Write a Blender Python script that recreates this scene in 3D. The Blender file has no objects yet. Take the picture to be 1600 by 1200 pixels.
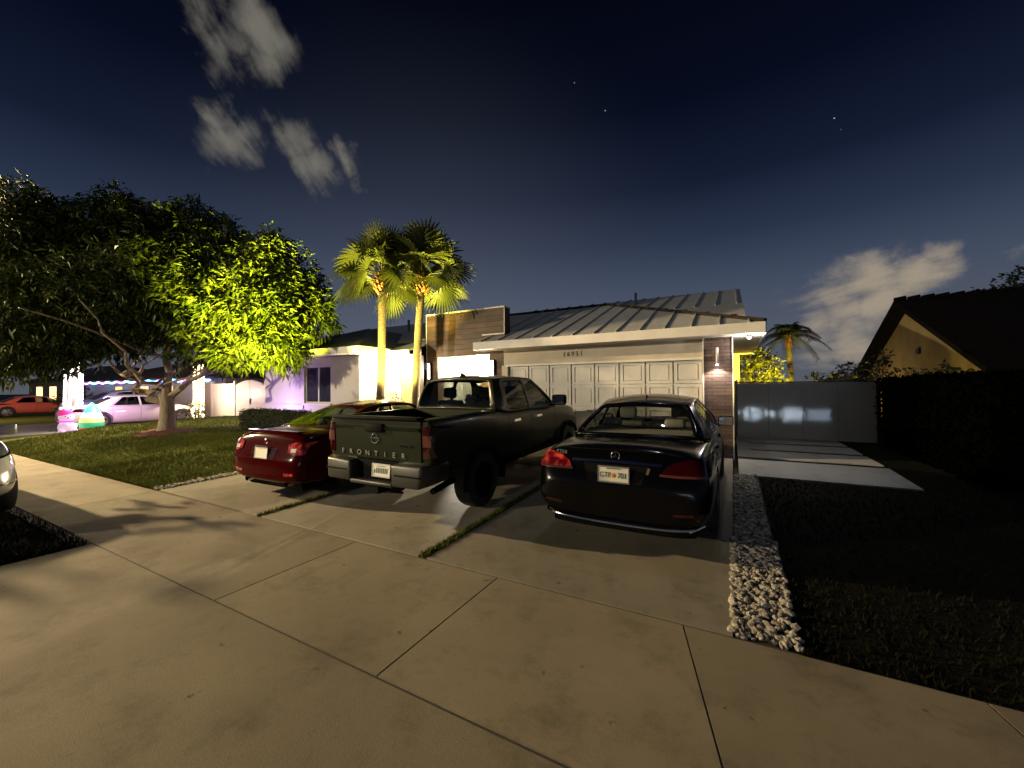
import bpy, bmesh, math, random
from mathutils import Vector, Matrix
from mathutils.bvhtree import BVHTree
random.seed(7)
R = math.radians
SC = bpy.context.scene
COL = SC.collection

# ------------------------------------------------------------------ camera geometry
FPX, THETA, HCAM, ROLL = 630.0, math.atan(345/630), 1.70, 0.0079
CT, ST = math.cos(THETA), math.sin(THETA)
FWD0 = Vector((-ST, CT, 0)); RGT0 = Vector((CT, ST, 0)); UP0 = Vector((0, 0, 1))
def ray(u, v):
    """direction of a photo pixel (1600x1200) with unit depth along the level view axis"""
    return FWD0 + RGT0*((u-800)/FPX) + UP0*((606-0.0079*(u-800)-v)/FPX)
def at(u, v, t):
    return Vector((0, 0, HCAM)) + ray(u, v)*t
def atY(u, v, Y):
    d = ray(u, v); return Vector((0, 0, HCAM)) + d*(Y/d.y)

def sstep(t):
    t = max(0.0, min(1.0, t)); return t*t*(3-2*t)
def gz(x, y):
    z = 0.0275*max(0.0, min(y, 9.7)-3.15)
    if x < -8.8:
        z += sstep((-8.8-x)/3.0)*(1-sstep((-20.5-x)/3.0))*min(0.30, 0.11*max(0, y-3.2))
    return z

# ------------------------------------------------------------------ materials
def nmat(name):
    m = bpy.data.materials.new(name); m.use_nodes = True
    nt = m.node_tree; nt.nodes.clear()
    out = nt.nodes.new('ShaderNodeOutputMaterial')
    return m, nt, out
def mat(name, c, rough=0.6, metal=0.0, c2=None, scale=6.0, bump=0.0, bscale=60.0, coat=0.0, spec=0.5, detail=5, mlo=0.35, mhi=0.65, stretch=None, trans=0.0):
    m, nt, out = nmat(name)
    b = nt.nodes.new('ShaderNodeBsdfPrincipled')
    b.inputs['Base Color'].default_value = (*c, 1)
    b.inputs['Roughness'].default_value = rough
    b.inputs['Metallic'].default_value = metal
    b.inputs['Coat Weight'].default_value = coat
    b.inputs['Coat Roughness'].default_value = 0.04
    b.inputs['Specular IOR Level'].default_value = spec
    tc = nt.nodes.new('ShaderNodeTexCoord')
    vec = tc.outputs['Object']
    if stretch:
        mp = nt.nodes.new('ShaderNodeMapping'); mp.inputs['Scale'].default_value = stretch
        nt.links.new(vec, mp.inputs['Vector']); vec = mp.outputs['Vector']
    if c2 is not None:
        n = nt.nodes.new('ShaderNodeTexNoise'); n.inputs['Scale'].default_value = scale; n.inputs['Detail'].default_value = detail
        n.inputs['Roughness'].default_value = 0.62
        nt.links.new(vec, n.inputs['Vector'])
        r = nt.nodes.new('ShaderNodeMapRange'); r.inputs['From Min'].default_value = mlo; r.inputs['From Max'].default_value = mhi
        nt.links.new(n.outputs['Fac'], r.inputs['Value'])
        mx = nt.nodes.new('ShaderNodeMix'); mx.data_type = 'RGBA'
        mx.inputs[6].default_value = (*c, 1); mx.inputs[7].default_value = (*c2, 1)
        nt.links.new(r.outputs['Result'], mx.inputs[0]); nt.links.new(mx.outputs[2], b.inputs['Base Color'])
    if bump:
        n2 = nt.nodes.new('ShaderNodeTexNoise'); n2.inputs['Scale'].default_value = bscale; n2.inputs['Detail'].default_value = 4
        nt.links.new(vec, n2.inputs['Vector'])
        bp = nt.nodes.new('ShaderNodeBump'); bp.inputs['Strength'].default_value = bump; bp.inputs['Distance'].default_value = 0.02
        nt.links.new(n2.outputs['Fac'], bp.inputs['Height']); nt.links.new(bp.outputs['Normal'], b.inputs['Normal'])
    if trans:
        t = nt.nodes.new('ShaderNodeBsdfTranslucent'); t.inputs['Color'].default_value = (*c, 1)
        ms = nt.nodes.new('ShaderNodeMixShader'); ms.inputs[0].default_value = trans
        nt.links.new(b.outputs[0], ms.inputs[1]); nt.links.new(t.outputs[0], ms.inputs[2]); nt.links.new(ms.outputs[0], out.inputs[0])
    else:
        nt.links.new(b.outputs[0], out.inputs[0])
    return m
def emat(name, c, s):
    m, nt, out = nmat(name)
    e = nt.nodes.new('ShaderNodeEmission'); e.inputs[0].default_value = (*c, 1); e.inputs[1].default_value = s
    nt.links.new(e.outputs[0], out.inputs[0]); return m
def glowmat(name, c, s):
    """translucent nylon lit from inside"""
    m, nt, out = nmat(name)
    b = nt.nodes.new('ShaderNodeBsdfPrincipled'); b.inputs['Base Color'].default_value = (*c, 1); b.inputs['Roughness'].default_value = 0.5
    b.inputs['Emission Color'].default_value = (*c, 1); b.inputs['Emission Strength'].default_value = s
    nt.links.new(b.outputs[0], out.inputs[0]); return m
def glassmat(name, tint, gl=0.10):
    m, nt, out = nmat(name)
    t = nt.nodes.new('ShaderNodeBsdfTransparent'); t.inputs[0].default_value = (*tint, 1)
    g = nt.nodes.new('ShaderNodeBsdfGlossy'); g.inputs['Roughness'].default_value = 0.02
    lw = nt.nodes.new('ShaderNodeLayerWeight'); lw.inputs[0].default_value = .5
    pw = nt.nodes.new('ShaderNodeMath'); pw.operation = 'POWER'; pw.inputs[1].default_value = 4.5; nt.links.new(lw.outputs['Facing'], pw.inputs[0])
    f = nt.nodes.new('ShaderNodeMath'); f.operation = 'MULTIPLY_ADD'; f.inputs[1].default_value = .55; f.inputs[2].default_value = .045; nt.links.new(pw.outputs[0], f.inputs[0])
    ms = nt.nodes.new('ShaderNodeMixShader')
    nt.links.new(f.outputs[0], ms.inputs[0]); nt.links.new(t.outputs[0], ms.inputs[1]); nt.links.new(g.outputs[0], ms.inputs[2])
    nt.links.new(ms.outputs[0], out.inputs[0]); return m

def concrete(name, c, c2, dark):
    """broom-finished concrete: broad blotches, stains with edges, fine aggregate"""
    m, nt, out = nmat(name); L = nt.links
    b = nt.nodes.new('ShaderNodeBsdfPrincipled'); b.inputs['Roughness'].default_value = 0.86; b.inputs['Specular IOR Level'].default_value = 0.3
    tc = nt.nodes.new('ShaderNodeTexCoord')
    def noise(s, d, r=0.6):
        n = nt.nodes.new('ShaderNodeTexNoise'); n.inputs['Scale'].default_value = s; n.inputs['Detail'].default_value = d; n.inputs['Roughness'].default_value = r
        L.new(tc.outputs['Object'], n.inputs['Vector']); return n.outputs['Fac']
    def rng(v, a, bb):
        r = nt.nodes.new('ShaderNodeMapRange'); r.inputs['From Min'].default_value = a; r.inputs['From Max'].default_value = bb
        L.new(v, r.inputs['Value']); return r.outputs['Result']
    def mixc(f, a, bb, typ='MIX'):
        mx = nt.nodes.new('ShaderNodeMix'); mx.data_type = 'RGBA'; mx.blend_type = typ
        for i, s in ((0, f), (6, a), (7, bb)):
            if isinstance(s, (tuple, float)): mx.inputs[i].default_value = s if isinstance(s, float) else (*s, 1)
            else: L.new(s, mx.inputs[i])
        return mx.outputs[2]
    col = mixc(rng(noise(0.9, 6), .35, .68), c, c2)
    col = mixc(rng(noise(1.9, 10, .74), .50, .74), col, dark)
    spots = rng(noise(6.5, 4, .65), .66, .74)
    col = mixc(spots, col, tuple(x*.55 for x in dark))
    fine = noise(160, 3)
    mul = mixc(rng(fine, .25, .75), (.80, .80, .80), (1.12, 1.12, 1.12))
    col = mixc(1.0, col, mul, 'MULTIPLY')
    ge = nt.nodes.new('ShaderNodeNewGeometry'); ri = nt.nodes.new('ShaderNodeMapRange'); ri.inputs['To Min'].default_value = .84; ri.inputs['To Max'].default_value = 1.10
    L.new(ge.outputs['Random Per Island'], ri.inputs['Value']); cc = nt.nodes.new('ShaderNodeCombineColor')
    for i in range(3): L.new(ri.outputs['Result'], cc.inputs[i])
    col = mixc(1.0, col, cc.outputs[0], 'MULTIPLY')
    L.new(col, b.inputs['Base Color'])
    bp = nt.nodes.new('ShaderNodeBump'); bp.inputs['Strength'].default_value = .35; bp.inputs['Distance'].default_value = .006
    L.new(fine, bp.inputs['Height']); L.new(bp.outputs[0], b.inputs['Normal'])
    L.new(b.outputs[0], out.inputs[0]); return m

def cladding(name, c1, c2, mortar, sx, sz):
    """stacked stone / plank tile courses"""
    m, nt, out = nmat(name); L = nt.links
    b = nt.nodes.new('ShaderNodeBsdfPrincipled'); b.inputs['Roughness'].default_value = 0.6
    tc = nt.nodes.new('ShaderNodeTexCoord'); sep = nt.nodes.new('ShaderNodeSeparateXYZ'); cmb = nt.nodes.new('ShaderNodeCombineXYZ')
    L.new(tc.outputs['Object'], sep.inputs[0]); 
    add = nt.nodes.new('ShaderNodeMath'); add.operation = 'ADD'
    L.new(sep.outputs[0], add.inputs[0]); L.new(sep.outputs[1], add.inputs[1])
    L.new(add.outputs[0], cmb.inputs[0]); L.new(sep.outputs[2], cmb.inputs[1])
    br = nt.nodes.new('ShaderNodeTexBrick'); br.inputs['Scale'].default_value = 1.0
    br.inputs['Brick Width'].default_value = sx; br.inputs['Row Height'].default_value = sz; br.inputs['Mortar Size'].default_value = .006
    br.inputs['Color1'].default_value = (*c1, 1); br.inputs['Color2'].default_value = (*c2, 1); br.inputs['Mortar'].default_value = (*mortar, 1)
    L.new(cmb.outputs[0], br.inputs['Vector'])
    n = nt.nodes.new('ShaderNodeTexNoise'); n.inputs['Scale'].default_value = 3; n.inputs['Detail'].default_value = 6
    mp = nt.nodes.new('ShaderNodeMapping'); mp.inputs['Scale'].default_value = (.7, .7, 4); L.new(tc.outputs['Object'], mp.inputs[0]); L.new(mp.outputs[0], n.inputs['Vector'])
    mx = nt.nodes.new('ShaderNodeMix'); mx.data_type = 'RGBA'; mx.blend_type = 'MULTIPLY'; mx.inputs[0].default_value = .75
    r = nt.nodes.new('ShaderNodeMapRange'); r.inputs['From Min'].default_value = .3; r.inputs['From Max'].default_value = .7; r.inputs['To Min'].default_value = .45; r.inputs['To Max'].default_value = 1.3
    L.new(n.outputs['Fac'], r.inputs['Value']); L.new(br.outputs['Color'], mx.inputs[6]); L.new(r.outputs[0], mx.inputs[7])
    L.new(mx.outputs[2], b.inputs['Base Color'])
    bp = nt.nodes.new('ShaderNodeBump'); bp.inputs['Strength'].default_value = .6; bp.inputs['Distance'].default_value = .02
    L.new(br.outputs['Fac'], bp.inputs['Height']); bp.invert = True; L.new(bp.outputs[0], b.inputs['Normal'])
    L.new(b.outputs[0], out.inputs[0]); return m

M = {}
M['walk'] = concrete('walk_concrete', (.275, .238, .168), (.20, .172, .12), (.115, .098, .068))
M['apron'] = concrete('apron_concrete', (.25, .218, .152), (.185, .16, .112), (.11, .094, .066))
M['drive'] = concrete('drive_concrete', (.28, .25, .19), (.205, .19, .145), (.14, .122, .092))
M['pad'] = concrete('pad_concrete', (.40, .40, .38), (.33, .33, .31), (.25, .25, .235))
M['ground'] = mat('ground_soil', (.025, .028, .012), .95, c2=(.04, .034, .02), scale=1.2)
M['asphalt'] = mat('asphalt', (.05, .05, .05), .9, c2=(.06, .058, .055), scale=4, bump=.3, bscale=120)
M['lawn'] = mat('lawn_turf', (.055, .075, .012), .95, c2=(.10, .11, .022), scale=2.4, bump=.8, bscale=45, spec=.1)
M['lawn_dark'] = mat('lawn_turf_shaded', (.003, .0035, .0015), .95, c2=(.008, .0075, .0035), scale=2.0, bump=.8, bscale=45, spec=.1)  # near-black copy of the turf, the shade put into its colour
M['blade'] = mat('grass_blade', (.085, .115, .016), .8, c2=(.15, .155, .032), scale=1.5, spec=.15)
M['mulch'] = mat('red_mulch', (.15, .030, .014), .95, c2=(.08, .018, .009), scale=18, bump=1, bscale=40)
M['stone'] = mat('white_pebble', (.44, .41, .345), .75, c2=(.14, .125, .10), scale=14)
M['stucco'] = mat('beige_stucco', (.52, .47, .38), .9, c2=(.47, .42, .34), scale=3, bump=.25, bscale=90)
M['stucco_pale'] = mat('pale_stucco', (.66, .62, .56), .9, c2=(.58, .54, .48), scale=1.6, bump=.25, bscale=90)
M['stucco_yellow'] = mat('yellow_stucco', (.46, .35, .15), .9, c2=(.36, .27, .11), scale=1.6, bump=.2, bscale=90)
M['trim'] = mat('white_trim', (.72, .69, .62), .5, c2=(.64, .61, .55), scale=3)
M['gdoor'] = mat('garage_door_paint', (.62, .605, .56), .5, c2=(.52, .505, .465), scale=1.3)
M['metalroof'] = mat('grey_metal_roof', (.48, .48, .455), .55, .05, c2=(.40, .40, .38), scale=2.5)
M['shingle'] = mat('dark_grey_roof', (.075, .078, .08), .75, c2=(.055, .057, .06), scale=5, bump=.3, bscale=30)
M['roof_pale'] = mat('pale_roof', (.46, .46, .44), .6, .05, c2=(.40, .40, .385), scale=1.0)
M['brown_clad'] = cladding('brown_cladding', (.105, .052, .026), (.055, .028, .014), (.05, .028, .016), .9, .15)
M['pillar_clad'] = cladding('dark_cladding', (.12, .075, .055), (.075, .045, .035), (.03, .02, .015), .5, .075)
M['frame_dark'] = mat('bronze_frame', (.05, .04, .03), .4, .5)
M['winframe'] = mat('white_window_frame', (.60, .58, .54), .4)
M['wood'] = mat('wooden_door', (.36, .20, .08), .5, c2=(.27, .14, .05), scale=4, stretch=(8, 8, .6))
M['vinyl'] = mat('white_vinyl', (.72, .68, .62), .4)
M['tan_vinyl'] = mat('tan_fence', (.50, .38, .26), .6)
M['bark'] = mat('pale_bark', (.38, .31, .22), .9, c2=(.24, .19, .13), scale=9, bump=.8, bscale=25, stretch=(2, 2, .6))
M['palmbark'] = mat('palm_bark', (.20, .155, .10), .9, c2=(.12, .09, .06), scale=7, bump=.7, bscale=22, stretch=(.6, .6, 4))
M['boot'] = mat('palm_boots', (.34, .15, .06), .85, c2=(.22, .085, .03), scale=12)
M['leaf'] = mat('glossy_leaf', (.030, .050, .007), .55, c2=(.060, .075, .010), scale=1.3, trans=.08, spec=.25)
M['leaf2'] = mat('dark_leaf', (.03, .045, .012), .5, c2=(.05, .06, .02), scale=1.5, trans=.1)
M['leafy'] = mat('yellow_leaf', (.13, .12, .018), .45, c2=(.09, .10, .02), scale=1.5, trans=.2)
M['frond'] = mat('fan_frond', (.10, .115, .020), .5, c2=(.065, .085, .016), scale=2.0, trans=.2, spec=.3)
M['hedge'] = mat('hedge_leaf', (.022, .032, .010), .6, c2=(.04, .05, .016), scale=3)
M['hedge_dark'] = mat('shaded_hedge_leaf', (.0010, .0013, .0006), .95, c2=(.0016, .002, .0009), scale=3, spec=.0)  # far darker than real leaves: deep shade is in the colour
M['blade_dark'] = mat('shaded_grass_blade', (.0035, .0045, .0015), .9, c2=(.009, .009, .0035), scale=1.5, spec=.1)  # blade colour darkened to stand for grass in shadow
M['black'] = mat('black_plastic', (.005, .005, .005), .75, spec=.05)
M['rubber'] = mat('tyre_rubber', (.016, .016, .016), .85)
M['chrome'] = mat('chrome', (.75, .75, .75), .12, 1.0)
M['alloy'] = mat('alloy_rim', (.42, .42, .43), .3, .9)
M['paint_black'] = mat('black_car_paint', (.002, .002, .0025), .18, 0, coat=.12, spec=.18)
M['paint_green'] = mat('dark_green_car_paint', (.017, .021, .010), .28, .1, coat=.12, spec=.15)
M['paint_red'] = mat('dark_red_car_paint', (.036, .0005, .0010), .16, .0, coat=.10, spec=.04)
M['paint_silver'] = mat('silver_car_paint', (.36, .36, .37), .3, .6, coat=1.0)
M['paint_white'] = mat('white_car_paint', (.72, .70, .70), .35, 0, coat=.8)
M['paint_pearl'] = mat('pearl_car_paint', (.50, .48, .46), .35, 0, coat=.8)
M['paint_coral'] = mat('coral_red_car_paint', (.50, .10, .07), .35, 0, coat=.8)
M['greybump'] = mat('grey_bumper', (.026, .027, .021), .4, .2)
M['seat_beige'] = mat('beige_leather', (.20, .19, .15), .6)
M['seat_dark'] = mat('charcoal_seat', (.03, .03, .03), .8)
M['deck_beige'] = mat('beige_parcel_shelf', (.26, .25, .21), .9)
M['deck_dark'] = mat('dark_parcel_shelf', (.02, .02, .02), .9)
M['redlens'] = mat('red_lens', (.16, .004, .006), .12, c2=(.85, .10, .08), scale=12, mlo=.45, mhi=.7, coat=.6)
M['darkred'] = mat('dark_red_lens', (.028, .0012, .002), .12, coat=.6)  # dark lens; also paints shade on the black saloon's right lamp
M['whitelens'] = mat('clear_lens', (.62, .58, .56), .12, coat=1.0)
M['pinklens'] = mat('pale_red_lens', (.11, .035, .028), .15, coat=.6)
M['plate'] = mat('plate_white', (.62, .60, .48), .5)
M['plateink'] = mat('plate_ink', (.03, .06, .035), .5)
M['orange'] = mat('plate_orange', (.60, .16, .02), .5)
M['glass'] = glassmat('car_glass', (.55, .60, .56))
M['glass_tint'] = glassmat('tinted_car_glass', (.22, .24, .23))
M['glass_clear'] = glassmat('clear_car_glass', (.80, .82, .80))
M['gate'] = mat('grey_gate_panel', (.29, .28, .255), .6, 0, c2=(.24, .23, .21), scale=.8, spec=.2, coat=.9)
for n_ in M['gate'].node_tree.nodes:
    if n_.type == 'BSDF_PRINCIPLED': n_.inputs['Coat Roughness'].default_value = .05
M['lampmetal'] = mat('lamp_metal', (.25, .24, .23), .4, .8)
# ------------------------------------------------------------------ object helpers
class MB:
    def __init__(s): s.v = []; s.f = []; s.mi = []
    def add(s, vs, fs, mi=0):
        o = len(s.v); s.v += [tuple(p) for p in vs]
        s.f += [tuple(i+o for i in f) for f in fs]; s.mi += [mi]*len(fs); return s
    def box(s, x0, x1, y0, y1, z0, z1, mi=0, M4=None):
        vs = [Vector((x, y, z)) for z in (z0, z1) for y in (y0, y1) for x in (x0, x1)]
        if M4: vs = [M4 @ p for p in vs]
        return s.add(vs, [(0, 2, 3, 1), (4, 5, 7, 6), (0, 1, 5, 4), (2, 6, 7, 3), (0, 4, 6, 2), (1, 3, 7, 5)], mi)
    def hexa(s, b, t, mi=0):
        """8-corner solid: b, t = four bottom and four top points, same winding"""
        return s.add(list(b)+list(t), [(3, 2, 1, 0), (4, 5, 6, 7)]+[(i, (i+1) % 4, (i+1) % 4+4, i+4) for i in range(4)], mi)
    def slab(s, pts, th, mi=0):
        """flat polygon thickened along its normal (downwards/backwards)"""
        pts = [Vector(p) for p in pts]; n = (pts[1]-pts[0]).cross(pts[2]-pts[0]).normalized()
        k = len(pts); vs = pts+[p-n*th for p in pts]
        return s.add(vs, [tuple(range(k)), tuple(range(2*k-1, k-1, -1))]+[(i, i+k, (i+1) % k+k, (i+1) % k) for i in range(k)], mi)
    def tube(s, pts, rad, n=8, mi=0, caps=True):
        pts = [Vector(p) for p in pts]; rs = rad if isinstance(rad, (list, tuple)) else [rad]*len(pts)
        rings = []; up = Vector((0, 0, 1)); u = None
        for i, p in enumerate(pts):
            d = (pts[min(i+1, len(pts)-1)]-pts[max(i-1, 0)]).normalized()
            if u is None:
                u = d.cross(up if abs(d.z) < .95 else Vector((1, 0, 0))).normalized()
            else:
                u = (u-d*u.dot(d)).normalized()
            w = d.cross(u)
            rings.append([p+(u*math.cos(2*math.pi*k/n)+w*math.sin(2*math.pi*k/n))*rs[i] for k in range(n)])
        vs = [q for r in rings for q in r]; fs = []
        for i in range(len(rings)-1):
            for k in range(n):
                fs.append((i*n+k, i*n+(k+1) % n, (i+1)*n+(k+1) % n, (i+1)*n+k))
        if caps: fs += [tuple(range(n-1, -1, -1)), tuple(range((len(rings)-1)*n, len(rings)*n))]
        return s.add(vs, fs, mi)
    def lathe(s, prof, n=24, M4=None, mi=0):
        """prof: (r, z) pairs, turned about z"""
        vs = []; fs = []
        for r, z in prof:
            for k in range(n):
                p = Vector((r*math.cos(2*math.pi*k/n), r*math.sin(2*math.pi*k/n), z)); vs.append(M4 @ p if M4 else p)
        for i in range(len(prof)-1):
            for k in range(n):
                fs.append((i*n+k, i*n+(k+1) % n, (i+1)*n+(k+1) % n, (i+1)*n+k))
        return s.add(vs, fs, mi)
    def ball(s, c, r, n=12, m=8, mi=0, sq=(1, 1, 1)):
        prof = [(max(1e-4, math.cos(math.pi*(j/m-.5)))*r, math.sin(math.pi*(j/m-.5))*r) for j in range(m+1)]
        return s.lathe(prof, n, Matrix.Translation(Vector(c)) @ Matrix.Diagonal((*sq, 1)), mi)
    def grid(s, rows, mi=0, flip=False):
        n = len(rows[0]); vs = [p for r in rows for p in r]; fs = []
        for i in range(len(rows)-1):
            for k in range(n-1):
                q = (i*n+k, i*n+k+1, (i+1)*n+k+1, (i+1)*n+k); fs.append(q[::-1] if flip else q)
        return s.add(vs, fs, mi)
    def build(s, name, mats, parent=None, smooth=True, ang=38, label=None):
        me = bpy.data.meshes.new(name); me.from_pydata(s.v, [], s.f)
        for m in (mats if isinstance(mats, (list, tuple)) else [mats]): me.materials.append(m)
        if any(s.mi): me.polygons.foreach_set('material_index', s.mi)
        if smooth:
            me.polygons.foreach_set('use_smooth', [True]*len(me.polygons)); me.set_sharp_from_angle(angle=R(ang))
        me.update()
        return link(name, me, parent, label)
def link(name, me, parent=None, label=None):
    o = bpy.data.objects.new(name, me); COL.objects.link(o)
    if parent: o.parent = parent
    if label: o['label'] = label
    return o
def tag(o, label, cat, group=None):
    o['label'] = label; o['category'] = cat
    if group: o['group'] = group
    return o
def thing(name, label, cat, loc=(0, 0, 0), rot=(0, 0, 0), group=None):
    o = bpy.data.objects.new(name, None); COL.objects.link(o); o.location = loc; o.rotation_euler = rot
    o.empty_display_size = .2
    return tag(o, label, cat, group)
def struct(name, mb, m, smooth=False, kind='structure'):
    o = mb.build(name, m, None, smooth); o['kind'] = kind; return o
def evalmesh(o):
    dg = bpy.context.evaluated_depsgraph_get(); dg.update()
    return bpy.data.meshes.new_from_object(o.evaluated_get(dg))
def bevel(o, w, seg=2):
    md = o.modifiers.new('b', 'BEVEL'); md.width = w; md.segments = seg; md.limit_method = 'ANGLE'; md.angle_limit = R(40)
    me = evalmesh(o); o.modifiers.clear(); old = o.data; o.data = me
    me.polygons.foreach_set('use_smooth', [True]*len(me.polygons)); me.set_sharp_from_angle(angle=R(38)); bpy.data.meshes.remove(old); return o
def text_mesh(txt, size, depth):
    cu = bpy.data.curves.new('lettering', 'FONT'); cu.body = txt; cu.size = size; cu.extrude = depth; cu.align_x = 'CENTER'; cu.align_y = 'CENTER'
    o = bpy.data.objects.new('lettering', cu); COL.objects.link(o); me = evalmesh(o); bpy.data.objects.remove(o); return me
def text(name, txt, size, depth, m, parent, loc, rot=(R(90), 0, 0), sx=1.0, space=None):
    if space:
        for i, ch in enumerate(txt):
            me = text_mesh(ch, size, depth); me.materials.clear(); me.materials.append(m); o = link(name, me, parent); o.scale = (sx, 1, 1)
            o.rotation_euler = rot; o.location = (loc[0]+(i-(len(txt)-1)/2)*space, loc[1], loc[2])
        return o
    else:
        me = text_mesh(txt, size, depth); me.materials.clear(); me.materials.append(m); o = link(name, me, parent); o.scale = (sx, 1, 1)
    o.location = loc; o.rotation_euler = rot; return o
def crom(P, k):
    """Catmull-Rom through keys, k sub-steps in each span (list)"""
    P = [Vector(p) for p in P]; out = []
    for i in range(len(P)-1):
        a = P[max(i-1, 0)]; b = P[i]; c = P[i+1]; d = P[min(i+2, len(P)-1)]
        for j in range(k[i]):
            t = j/k[i]
            out.append(.5*((2*b)+(c-a)*t+(2*a-5*b+4*c-d)*t*t+(3*b-a-3*c+d)*t*t*t))
    return out+[P[-1]]

# ------------------------------------------------------------------ vehicles
def body_loft(st, si=.07, sub=2):
    mb = MB(); n = 14
    for s in st:
        y, zb, zt, zs, ws, wm, wb, zm = s
        h = [(0, zb), (.7*wb, zb), (wb, zb+.05), (wm, zm), (ws, zs), (ws-si, min(zt-.004, zs+.035)), (.5*ws, zt-.006), (0, zt)]
        ring = [(x, y, z) for x, z in h]+[(-x, y, z) for x, z in h[6:0:-1]]
        mb.v += ring
    k = len(st)
    for i in range(k-1):
        for j in range(n):
            mb.f.append((i*n+j, (i+1)*n+j, (i+1)*n+(j+1) % n, i*n+(j+1) % n))
    def cap(o, rev):
        q = [(0, 1, 13)]+[(j, j+1, 13-j, 14-j) for j in range(1, 6)]+[(6, 7, 8)]
        for f in q:
            f = tuple(o+a for a in f); mb.f.append(f[::-1] if rev else f)
    cap(0, False); cap((k-1)*n, True)
    mb.mi = [0]*len(mb.f)
    o = mb.build('body', M['black'])
    bm = bmesh.new(); bm.from_mesh(o.data); bmesh.ops.recalc_face_normals(bm, faces=bm.faces); bm.to_mesh(o.data); bm.free()
    md = o.modifiers.new('s', 'SUBSURF'); md.levels = sub; md.render_levels = sub
    me = evalmesh(o); o.modifiers.clear(); o.data = me
    return o
def bvh_of(o): return BVHTree.FromPolygons([v.co.copy() for v in o.data.vertices], [tuple(p.vertices) for p in o.data.polygons])
def cut(o, mb):
    c = mb.build('cutter', M['black']); bm = bmesh.new(); bm.from_mesh(c.data); bmesh.ops.recalc_face_normals(bm, faces=bm.faces); bm.to_mesh(c.data); bm.free()
    md = o.modifiers.new('c', 'BOOLEAN'); md.operation = 'DIFFERENCE'; md.object = c; md.solver = 'EXACT'
    me = evalmesh(o); o.modifiers.clear(); o.data = me; bpy.data.objects.remove(c)
    me.polygons.foreach_set('use_smooth', [True]*len(me.polygons)); me.set_sharp_from_angle(angle=R(34))
    return o
def patch(bvh, top, bot, name, m, parent, phi=0.0, off=.006, n=14, k=5, skirt=.012, hz=3.0, label=None):
    """a sheet projected on the bodywork: top/bot are (a, z) polylines seen along the horizontal direction phi (0 = from behind)"""
    d = Vector((-math.sin(phi), math.cos(phi), 0)); p = Vector((math.cos(phi), math.sin(phi), 0))
    def samp(pl, t):
        x = t*(len(pl)-1); i = min(int(x), len(pl)-2); f = x-i
        return pl[i][0]*(1-f)+pl[i+1][0]*f, pl[i][1]*(1-f)+pl[i+1][1]*f
    rows = []; inner = []; last = None
    for j in range(k+1):
        row = []; inn = []
        for i in range(n+1):
            a0, z0 = samp(top, i/n); a1, z1 = samp(bot, i/n); t = j/k
            a = a0*(1-t)+a1*t; z = z0*(1-t)+z1*t
            o_ = p*a-d*hz+Vector((0, 0, z)); loc, nor, _, _ = bvh.ray_cast(o_, d)
            if loc is None:      # slide in along the silhouette until the bodywork is met
                for q in range(1, 40):
                    oq = p*(a*(1-.012*q))-d*hz+Vector((0, 0, z+(.62-z)*.008*q)); loc, nor, _, _ = bvh.ray_cast(oq, d)
                    if loc is not None: break
            if loc is None:
                loc = last.copy() if last is not None else o_+d*hz; loc = Vector((o_.x, loc.y, z)) if abs(phi) < .8 else Vector((loc.x, o_.y, z)); nor = -d
            if nor.dot(d) > 0: nor = -nor
            last = loc; row.append(loc+nor*off); inn.append(loc-nor*skirt)
        rows.append(row); inner.append(inn)
    mb = MB(); mb.grid(rows, flip=True)
    edge = [(0, i) for i in range(n+1)]+[(j, n) for j in range(1, k+1)]+[(k, i) for i in range(n-1, -1, -1)]+[(j, 0) for j in range(k-1, 0, -1)]
    E = [rows[j][i] for j, i in edge]; I = [inner[j][i] for j, i in edge]; q = len(E)
    mb.add(E+I, [(i, i+q, (i+1) % q+q, (i+1) % q) for i in range(q)])
    return mb.build(name, m, parent, True, 50, label)
def wheel(parent, x, y, r, w, side, spokes=5, rim=None):
    Mx = Matrix.Translation((x, y, r)) @ Matrix.Rotation(R(90)*side, 4, 'Y')
    t = MB(); h = w/2
    t.lathe([(r*.64, -h), (r*.90, -h), (r*.97, -h*.9), (r, -h*.6), (r, h*.6), (r*.97, h*.9), (r*.90, h), (r*.66, h), (r*.64, h*.8), (r*.64, -h)], 36, Mx)
    to = t.build('wheel', M['rubber'], parent)
    k = MB(); k.lathe([(r*.65, h*.55), (r*.655, h*.9), (r*.60, h*.92), (r*.575, h*.5), (r*.57, -h*.9)], 36, Mx)
    k.lathe([(.001, h*.75), (r*.10, h*.74), (r*.14, h*.6), (r*.14, h*.2)], 20, Mx)
    for a in range(spokes):
        A = Mx @ Matrix.Rotation(2*math.pi*a/spokes, 4, 'Z')
        wd = .16*r*5/spokes+.02
        pts = [(r*.08, -wd*.6), (r*.60, -wd), (r*.60, wd), (r*.08, wd*.6)]
        k.hexa([A @ Vector((px, py, h*.25)) for px, py in pts], [A @ Vector((px, py, h*(.70 if px < r*.3 else .62))) for px, py in pts])
    k.build('rim', rim or M['alloy'], to)
    d = MB(); d.lathe([(.001, h*.1), (r*.56, h*.1), (r*.56, -h*.2)], 24, Mx); d.build('brake_disc', M['black'], to)
    return to
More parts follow.
